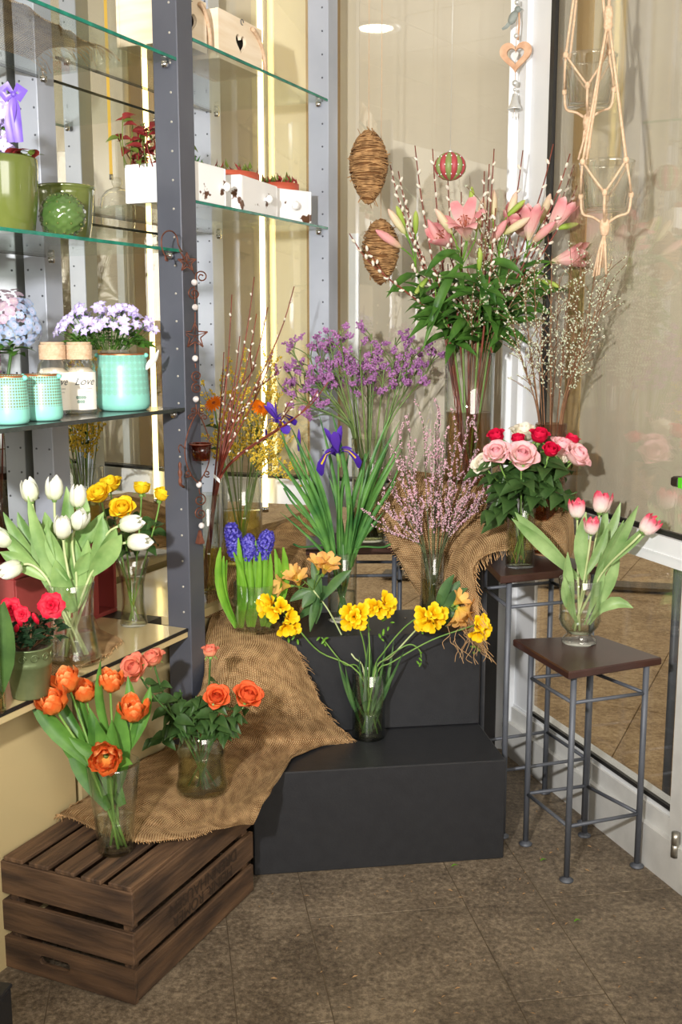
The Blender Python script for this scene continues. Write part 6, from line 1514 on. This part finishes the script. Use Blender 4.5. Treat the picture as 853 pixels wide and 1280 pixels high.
for k in range(9): a = R.uniform(0, 6.3); place('leaf', TM['hydrangea_leaf'], t, leafM(hc_ - V((0, 0, .06 + rnd(.02))), (math.cos(a), math.sin(a) - .3, .1), UP, 1.0))
# ---- right shelves
z = zR2
def drawer(lab, a0, a1, b0, b1, h, knobs, plant, pot=False, rot=0, bowed=True):
    c = S((a0 + a1) / 2, (b0 + b1) / 2, z + .0005); t = thing('drawer_planter', lab, 'planter', c)
    X = (Matrix.Rotation(rot, 3, 'Z') @ SD); L_, W_ = a1 - a0, b1 - b0; Y_ = V((-X.y, X.x, 0)); th_ = .008
    def bxx(u, v_, w_, su, sv, sw, nm, lab_=None):
        mb = MB(); mb.cbox(c + X * u + Y_ * v_ + UP * w_, (su, sv, sw), X, bv=.002); return part(nm, mb, M_whitebox, t, False)
    bxx(0, 0, .006, L_ - .004, W_ - .004, .010, 'bottom_board')
    bxx(-L_ / 2 + th_ / 2, 0, h / 2 + .001, th_, W_, h, 'end_board'); bxx(L_ / 2 - th_ / 2, 0, h / 2 + .001, th_, W_, h, 'end_board')
    f = bxx(0, -W_ / 2 + th_ / 2, h / 2 + .001, L_ - th_ * 2, th_, h, 'front_board'); bxx(0, W_ / 2 - th_ / 2, h / 2 + .001, L_ - th_ * 2, th_, h, 'back_board')
    for u in knobs:
        kp = c + X * u - Y_ * (W_ / 2) + UP * (h * .5); part('knob', MB().lathe([(0, 0), (.006, 0), (.006, .006), (.013, .012), (.014, .018), (.009, .024), (0, .026)], kp, 14, -Y_), M_knob, t)
    part('soil', MB().box(c + UP * (h - .02), (L_ - .02, W_ - .02, .006), X), M_soil, t, False)
    if pot:
        rr_ = min(L_, W_) * .44; part('inner_pot', MB().lathe([(.0005, .02), (rr_ * .8, .02), (rr_ * .97, h - .012), (rr_ * 1.04, h - .010), (rr_ * 1.04, h + .024), (rr_ * .96, h + .024), (rr_ * .9, h), (.0005, h)], c, 28), M_terra, t)
        mb = MB()
        for k in range(70):
            a = R.uniform(0, 6.3); f = R.random() ** .5 * rr_ * .95; q = c + V((f * math.cos(a), f * math.sin(a), h + .014 + R.uniform(0, .022)))
            place('leaf', TM['tiny_red_leaf' if R.random() < .45 else 'tiny_green_leaf'], t, leafM(q, (rnd(1), rnd(1), .7), (0, -.5, 1), R.uniform(1.3, 2.2)))
    return t, c, X, Y_
ax_, bx_ = ab(onb(284, 230, .015))
h1 = .105
t, c, X, Y_ = drawer('long chipped white drawer planter behind the grey post, with red and green leaves', -.005 + PW + .01, ax_ - .005, .015, .235, h1, [.07], None)
for k in range(30):        # fittonia at the far left end of the box
    q = c + X * (-.06 + rnd(.05)) + Y_ * (.05 + rnd(.07)) + UP * (h1 - .01); st = q + V((rnd(.03), rnd(.03) - .01, R.uniform(.03, .13)))
    mbs = MB(); mbs.tube([q, q.lerp(st, .5) + rv(.006), st], .0016, 4); part('stem', mbs, M_lv_mix if k % 2 else M_lv_red, t)
    for s_ in range(3):
        a = R.uniform(0, 6.3); place('leaf', TM['red_leaf' if (k * 3 + s_) % 2 else 'small_leaf'], t, leafM(st - V((0, 0, .01 * s_)), (math.cos(a), math.sin(a) - .2, rnd(.5)), (rnd(.3), -.6, .8), R.uniform(.85, 1.35)))
q0 = c + X * .06 + UP * (h1 - .012)
for k in range(34):
    a = k * 2.4; f = .10 + .9 * k / 34; place('leaf', TM['succulent_leaf'], t, leafM(q0 + V((.012 * f * math.cos(a), .012 * f * math.sin(a), .03 - .012 * f)), (math.cos(a), math.sin(a), 1.1 - f), UP, .7 + .7 * f))
a2 = ab(onb(321, 240, .03))[0]; a3 = ab(onb(354, 245, .03))[0]; a4 = ab(onb(391, 250, .03))[0]
am = ab(onb(288, 240, .03))[0]
drawer('middle chipped white drawer planter on the right shelf, red pot with succulents', am + .018, a3 - .03, .025, .25, .100, [.04], None, True, .10)
drawer('last chipped white drawer planter beside the rear post, red pot with succulents', a3 + .02, a4 - .035, .025, .165, .100, [0], None, True, -.42)
p = S(ab(onb(292, 210, .31))[0], .31, z + .0005); t = thing('glass_cloche', 'clear glass cloche with a ball knob behind the white drawer planters', 'cloche', p)
part('dome', MB().lathe([(.0005, .0), (.060, .0), (.074, .004), (.076, .012), (.058, .018), (.060, .03), (.064, .09), (.058, .125), (.040, .148), (.018, .158), (.010, .162)], p, 36), M_potglass, t)
part('knob', MB().blob(p + V((0, 0, .178)), (.020, .020, .019), 14, 10), M_potglass, t)
# whitewashed boxes with rope handles on the top right shelf
z = zR1
def heart_box(lab, a0, a1, b0, b1, h):
    c = S((a0 + a1) / 2, (b0 + b1) / 2, z + .0005); t = thing('wooden_box', lab, 'box', c); L_, W_ = a1 - a0, b1 - b0
    mb = MB(); hs = heart(.030); hs = [(x + L_ * .08, y + h * .5) for x, y in hs]
    f0 = S(a0, b0, z + .001); mb.poly([(0, 0), (L_, 0), (L_, h), (0, h)], [[(x + L_ * .42, y) for x, y in hs]], f0 + SM * .010, SD, UP, .010); part('front_board', mb, M_washed, t, False)
    for cc2, sz in ((S((a0 + a1) / 2, b1 - .005, z + h / 2 + .001), (L_, .010, h)), (S((a0 + a1) / 2, (b0 + b1) / 2, z + .007), (L_ - .02, W_ - .022, .010))):
        mb = MB(); mb.cbox(cc2, sz, SD, bv=.0015); part('board', mb, M_washed, t, False)
    for aa in (a0 + .005, a1 - .005):
        mb = MB(); mb.cbox(S(aa, (b0 + b1) / 2, z + h / 2 + .001), (.010, W_ - .022, h), SD, bv=.0015); part('end_board', mb, M_washed, t, False)
    mb = MB(); mb.box(S((a0 + a1) / 2, b0 + .03, z + h * .5), (L_ - .03, .004, h * .8), SD); part('hollow_shade', mb, M_darkin, t, False)  # dark sheet behind the heart cutout, standing for the shade inside the box
    r0_ = S(a0 + L_ * .72, b0 - .006, z + h * .90); r1_ = S(a1 + .02, b0 + .0, z + h * .16)
    part('rope_handle', MB().tube(bez(r0_, r0_ + SD * .03 - UP * .0, r1_ + UP * .06, r1_, 8), .0065, 7), M_twine, t)
    part('wire_hook', MB().tube([S(a0 + L_ * .52, b0 - .002, z + h * .95) + SD * (.008 * math.cos(u)) + UP * (.008 * math.sin(u)) for u in [2 * PI * i / 12 for i in range(11)]], .0012, 4), M_iron, t)
e1 = ab(onb(268, 60, .06))[0]; e2 = ab(onb(272, 100, .05))[0]; e3 = ab(onb(332, 100, .05))[0]
heart_box('whitewashed wooden box with heart cutout beside the front post, top right shelf', .085, e1 - .04, .06, .25, .135)
heart_box('whitewashed wooden box with heart cutout and rope, nearer the rear post', e2 + .01, e3 - .02, .05, .22, .135)
# ---- lower left shelf
z = zBS
bq = onb(92, 830, .10); b = S(ab(bq)[0], .10, z + .008); Yv = b.y; H = aty(92, 728, Yv).z - b.z
vv = vase('glass_vase', 'wide waisted clear glass vase on the burlap shelf with white tulips', b, [(pxr(b, 37), 0), (pxr(b, 38), .006), (pxr(b, 33), H * .18), (pxr(b, 28), H * .5), (pxr(b, 29), H * .8), (pxr(b, 31), H)], M_glass, M_water, .34)
v = vdict(vv, .04)
for lab, px, py, dy, dn, lv in [
    ('white tulip hanging lowest at the left of the bunch', 27, 706, -.05, (-.6, -.5, -.2), [(0, 690, -.02, .4, .04), (-6, 655, 0, .45, .035)]),
    ('white tulip second lowest at left, turned outward above the drooping one', 14, 680, .0, (-.6, -.3, .5), [(4, 640, 0, .45, .03)]),
    ('white tulip upright at upper left, tall with green streaks', 40, 628, .03, (-.2, 0, 1), [(22, 640, .03, .4, .034), (56, 640, .02, .45, .04)]),
    ('greenish white tulip bud highest at the top centre', 68, 626, .04, (.05, 0, 1), [(83, 608, .05, .5, .034), (48, 650, .05, .4, .04)]),
    ('slim white tulip at upper right of centre', 97, 635, .03, (.1, 0, 1), [(103, 612, .03, .5, .036), (130, 640, .03, .5, .034)]),
    ('big white tulip right of centre, leaning right', 94, 660, -.03, (.5, -.4, .8), [(112, 690, -.02, .4, .04)]),
    ('round white tulip bud low in the middle', 79, 672, -.06, (.1, -.4, 1), [(60, 660, -.03, .35, .04)]),
    ('white tulip at right, nearly horizontal above another', 150, 657, -.01, (1, -.2, .25), [(145, 660, -.02, .5, .035), (132, 650, .02, .45, .034)]),
    ('white tulip furthest right, the lower of two lying sideways', 160, 678, -.04, (1, -.3, .1), [(152, 668, -.05, .4, .05), (128, 645, .0, .4, .04)])]:
    tulip(lab, v, (px, py, Yv + dy), 'white', [(l[0], l[1], Yv + l[2], l[3], l[4]) for l in lv], M_lv_white, M_stem_pale, 1.0, dirn=dn)
for px, py, wd in [(50, 720, .05), (70, 740, .05), (95, 720, .05), (60, 690, .045), (85, 700, .05), (110, 715, .045), (40, 700, .04), (35, 660, .04)]:
    p0 = b + V((rnd(.025), rnd(.02), .13)); tp = aty(px, py - 40, Yv - .03 + rnd(.03))
    o = thing('tulip_leaf', 'broad pale green leaf among the white tulips', 'leaf', p0, 'leaves of the white tulip bunch'); blade(o, p0, tp, wd, M_lv_white, bow=.05, side=(1 if px > 80 else -1, 0, .4), nrm=(rnd(.5), -1, .3))
bq = onb(168, 790, .17); b = S(ab(bq)[0], .17, z + .001); Yy = b.y; H = aty(168, 698, Yy).z - b.z
vy = vase('glass_vase', 'slender waisted clear glass vase on the lower shelf with yellow roses', b, [(pxr(b, 17), 0), (pxr(b, 18), .006), (pxr(b, 14), H * .35), (pxr(b, 15), H * .65), (pxr(b, 22), H)], M_glass, M_watergr, .72)
v = vdict(vy, .024)
for lab, px, py, dy, dn, bud in [('yellow rose at the left of the bunch, facing forward', 126, 618, -.01, (-.3, -.6, .8), False), ('yellow rose top left, just behind the leftmost one', 138, 608, .04, (-.1, -.3, 1), False), ('small open yellow rose low in the middle', 154, 636, -.03, (0, -.7, .7), False),
    ('tall yellow rose bud at the top right of centre', 177, 614, .02, (.1, 0, 1), True), ('yellow rose bud furthest right beside the grey post', 200, 622, .0, (.4, -.1, 1), True)]:
    rose(lab, v, (px, py + 3, Yy + dy), 'yellow', 6, .95, dirn=dn, bud=bud, f0=.35, f1=.8)
# azalea
bq = onb(38, 860, .03); b = S(ab(bq)[0], .03, z + .001); r = pxr(b, 31); H = aty(38, 806, b.y).z - b.z
t = thing('potted_azalea', 'red azalea in an embossed grey-green zinc pot at the front of the shelf', 'azalea', b)
part('pot', MB().lathe([(.0005, 0), (r * .76, 0), (r * .78, .004), (r * .94, H * .62), (r * .99, H * .66), (r * .95, H * .70), (r, H * .96), (r * 1.03, H * .98), (r * 1.0, H), (r * .94, H), (r * .74, .01), (.0005, .01)], b, 36), M_zinc, t)
mb = MB()
for k in range(12):
    a = 2 * PI * k / 12; cc_ = b + V((math.cos(a) * r * .975, math.sin(a) * r * .975, H * .83)); tn = V((-math.sin(a), math.cos(a), 0))
    mb.tube([cc_ + tn * (.010 * math.cos(u)) * (1 - u / 14) + UP * (.010 * math.sin(u)) * (1 - u / 14) for u in [i * .5 for i in range(16)]], .0016, 4)
part('embossed_scroll', mb, M_zinc, t, kind='stuff')
part('soil', MB().lathe([(.0005, .004), (r * .93, -.002)], b + V((0, 0, H - .01)), 20), M_soil, t)
mbt = MB()
for k in range(26):
    a = R.uniform(0, 6.3); f = R.random() ** .5; e = b + V((.075 * f * math.cos(a) - .005, .055 * f * math.sin(a), H + .02 + .065 * (1 - f * .6) * R.uniform(.4, 1))); mbt.tube([b + V((rnd(.01), rnd(.01), H - .01)), b.lerp(e, .5) + V((0, 0, H * .4)), e], .0017, 4)
    for s_ in range(5): a2_ = R.uniform(0, 6.3); place('leaf', TM['azalea_leaf'], t, leafM(e - V((0, 0, .008 * s_)), (math.cos(a2_), math.sin(a2_) - .3, R.uniform(-.2, .6)), (rnd(.3), -.5, 1), R.uniform(.8, 1.25)))
part('twigs', mbt, M_twig2, t)
for px, py, dy, s_ in [(65, 757, -.02, 1.15), (14, 762, -.02, 1.05), (28, 768, -.03, .7)]: place('bloom', TM['azalea_flower'], t, fm(aty(px, py, b.y + dy - .03), (.1, -1, .3), 0, s_))
for px, py in [(27, 783), (48, 780), (45, 776), (20, 790)]: place('bud', TM['azalea_bud'], t, fm(aty(px, py, b.y - .06), (rnd(.3), -.4, .8), 0, 1.1))
# red wooden box
A_ = onb(128, 750, .36); aR = ab(A_)[0]; zt_ = aty(60, 690, S(aR - .15, .26, 0).y).z
t = thing('red_box', 'dark red painted wooden box standing open side out behind the white tulips', 'box', S(aR - .2, .35, z))
hB = .20
for nm, cc2, sz in (('back_board', S(aR - .22, .440, z + hB / 2), (.44, .012, hB)), ('bottom_board', S(aR - .22, .37, z + .006), (.44, .13, .012)), ('top_board', S(aR - .22, .37, z + hB - .006), (.44, .13, .012)), ('end_board', S(aR - .006, .37, z + hB / 2), (.012, .13, hB - .024)), ('end_board', S(aR - .434, .37, z + hB / 2), (.012, .13, hB - .024)), ('divider', S(aR - .09, .37, z + hB / 2), (.012, .126, hB - .024)), ('front_board', S(aR - .265, .306, z + hB / 2), (.34, .010, hB - .026))):
    mb = MB(); mb.cbox(cc2, sz, SD, bv=.0015); part(nm, mb, M_redbox, t, False)
# glass vase cut by the left edge of the frame
bq = onb(-9, 880, .03); b = S(ab(bq)[0], .03, z + .001); H = aty(0, 758, b.y).z - b.z
vase('glass_vase', 'greenish glass vase cut by the left frame edge, beside the azalea', b, [(pxr(b, 16), 0), (pxr(b, 17), .005), (pxr(b, 18), H)], M_glass2, M_wateryel, .6)
p0 = b + UP * .02; tp = aty(6, 780, b.y - .05); o = thing('broad_leaf', 'rounded dark green leaf at the left edge beside the azalea', 'leaf', p0); blade(o, p0, aty(5, 752, b.y), .075, M_lv_rose, nrm=(.2, -1, .2), bow=.0)
# ================================================================== DOWNLIGHTS, placed on the ceiling where the glass mirrors them
def mirror_light(px, py, pt, nrm, lab, power=9):
    nrm = V(nrm).normalized(); d = ray(px, py); h = onplane(px, py, pt, nrm); r_ = d - nrm * 2 * d.dot(nrm); t_ = (3.0 - h.z) / r_.z if r_.z > 0 else None
    if t_ is None: print('no light', px, py); return
    q = h + r_ * t_; print('downlight', lab, q)
    if q.y < -4.5 or q.x < -2.4 or q.x > 2.9: q = V((max(-2.2, min(2.8, q.x)), max(-4.4, q.y), 3.0))
    t = thing('downlight', lab, 'ceiling light', q)
    part('trim_ring', MB().lathe([(.085, .004), (.085, -.004), (.10, -.012), (.125, -.004), (.125, .004)], q, 32), M_frame, t); part('diffuser', MB().lathe([(.0005, -.003), (.086, -.003)], q, 28), M_lamp, t)
mirror_light(470, 34, WB(.4, 0, -.024), BN, 'round ceiling downlight behind the camera, mirrored in the back glass')
# ---- plant scraps dropped on the floor
mb = MB()
for k in range(110):
    q = onz(R.uniform(320, 850), R.uniform(1085, 1275), .0015) if k % 3 else onz(R.uniform(640, 800), R.uniform(990, 1150), .0015)
    if (q - CK).dot(RN) < .06: continue
    a = R.uniform(0, 6.3); l = R.uniform(.003, .009); d = V((math.cos(a), math.sin(a), 0)); s_ = V((-d.y, d.x, 0)) * l * .3
    mb.add([q - d * l, q + s_ + UP * .002, q + d * l, q - s_ + UP * .001], [(0, 1, 2, 3)])
single('plant_scraps', mb, M_raffia, 'tiny dry plant scraps scattered over the stone floor', 'plant scraps', onz(560, 1150, 0), kind='stuff', smooth=False)
for px, py in ((565, 1083), (676, 1076), (718, 1152)):
    q = onz(px, py, .003); mb = MB(); mb.strip([q, q + V((.008, .004, .003)), q + V((.018, .004, .002))], [.003, .008, .002], UP, .2); single('leaf_scrap', mb, M_lv_hya, {565: 'bright green leaf scrap before the lower podium step', 676: 'green leaf scrap on the floor between podium and stool leg', 718: 'green leaf scrap on the floor in front of the stool'}[px], 'leaf', q)
# ---- labels of look-alike stems: told apart by where their tips stand
ORD = 'first second third fourth fifth sixth seventh eighth ninth tenth eleventh twelfth thirteenth fourteenth fifteenth sixteenth seventeenth eighteenth nineteenth twentieth twenty-first twenty-second twenty-third twenty-fourth'.split()
sets = {}
for o in list(COL.objects):
    if o.parent is None and 'group' in o and 'label' in o and 'category' in o: sets.setdefault(o['label'], []).append(o)
for lab, os_ in sets.items():
    if len(os_) < 2: continue
    def tipx(o):
        ch = [c for c in o.children if c.type == 'MESH'] or [o]
        q = max((v.co for c in ch[:1] for v in c.data.vertices), key=lambda p: p.z) + o.location
        return q.x / max(.1, q.y)
    os_.sort(key=tipx); n = len(os_)
    for k, o in enumerate(os_):
        o['label'] = lab + (', tip leftmost' if k == 0 else ', tip rightmost' if k == n - 1 else ', tip %s from the left' % ORD[k])
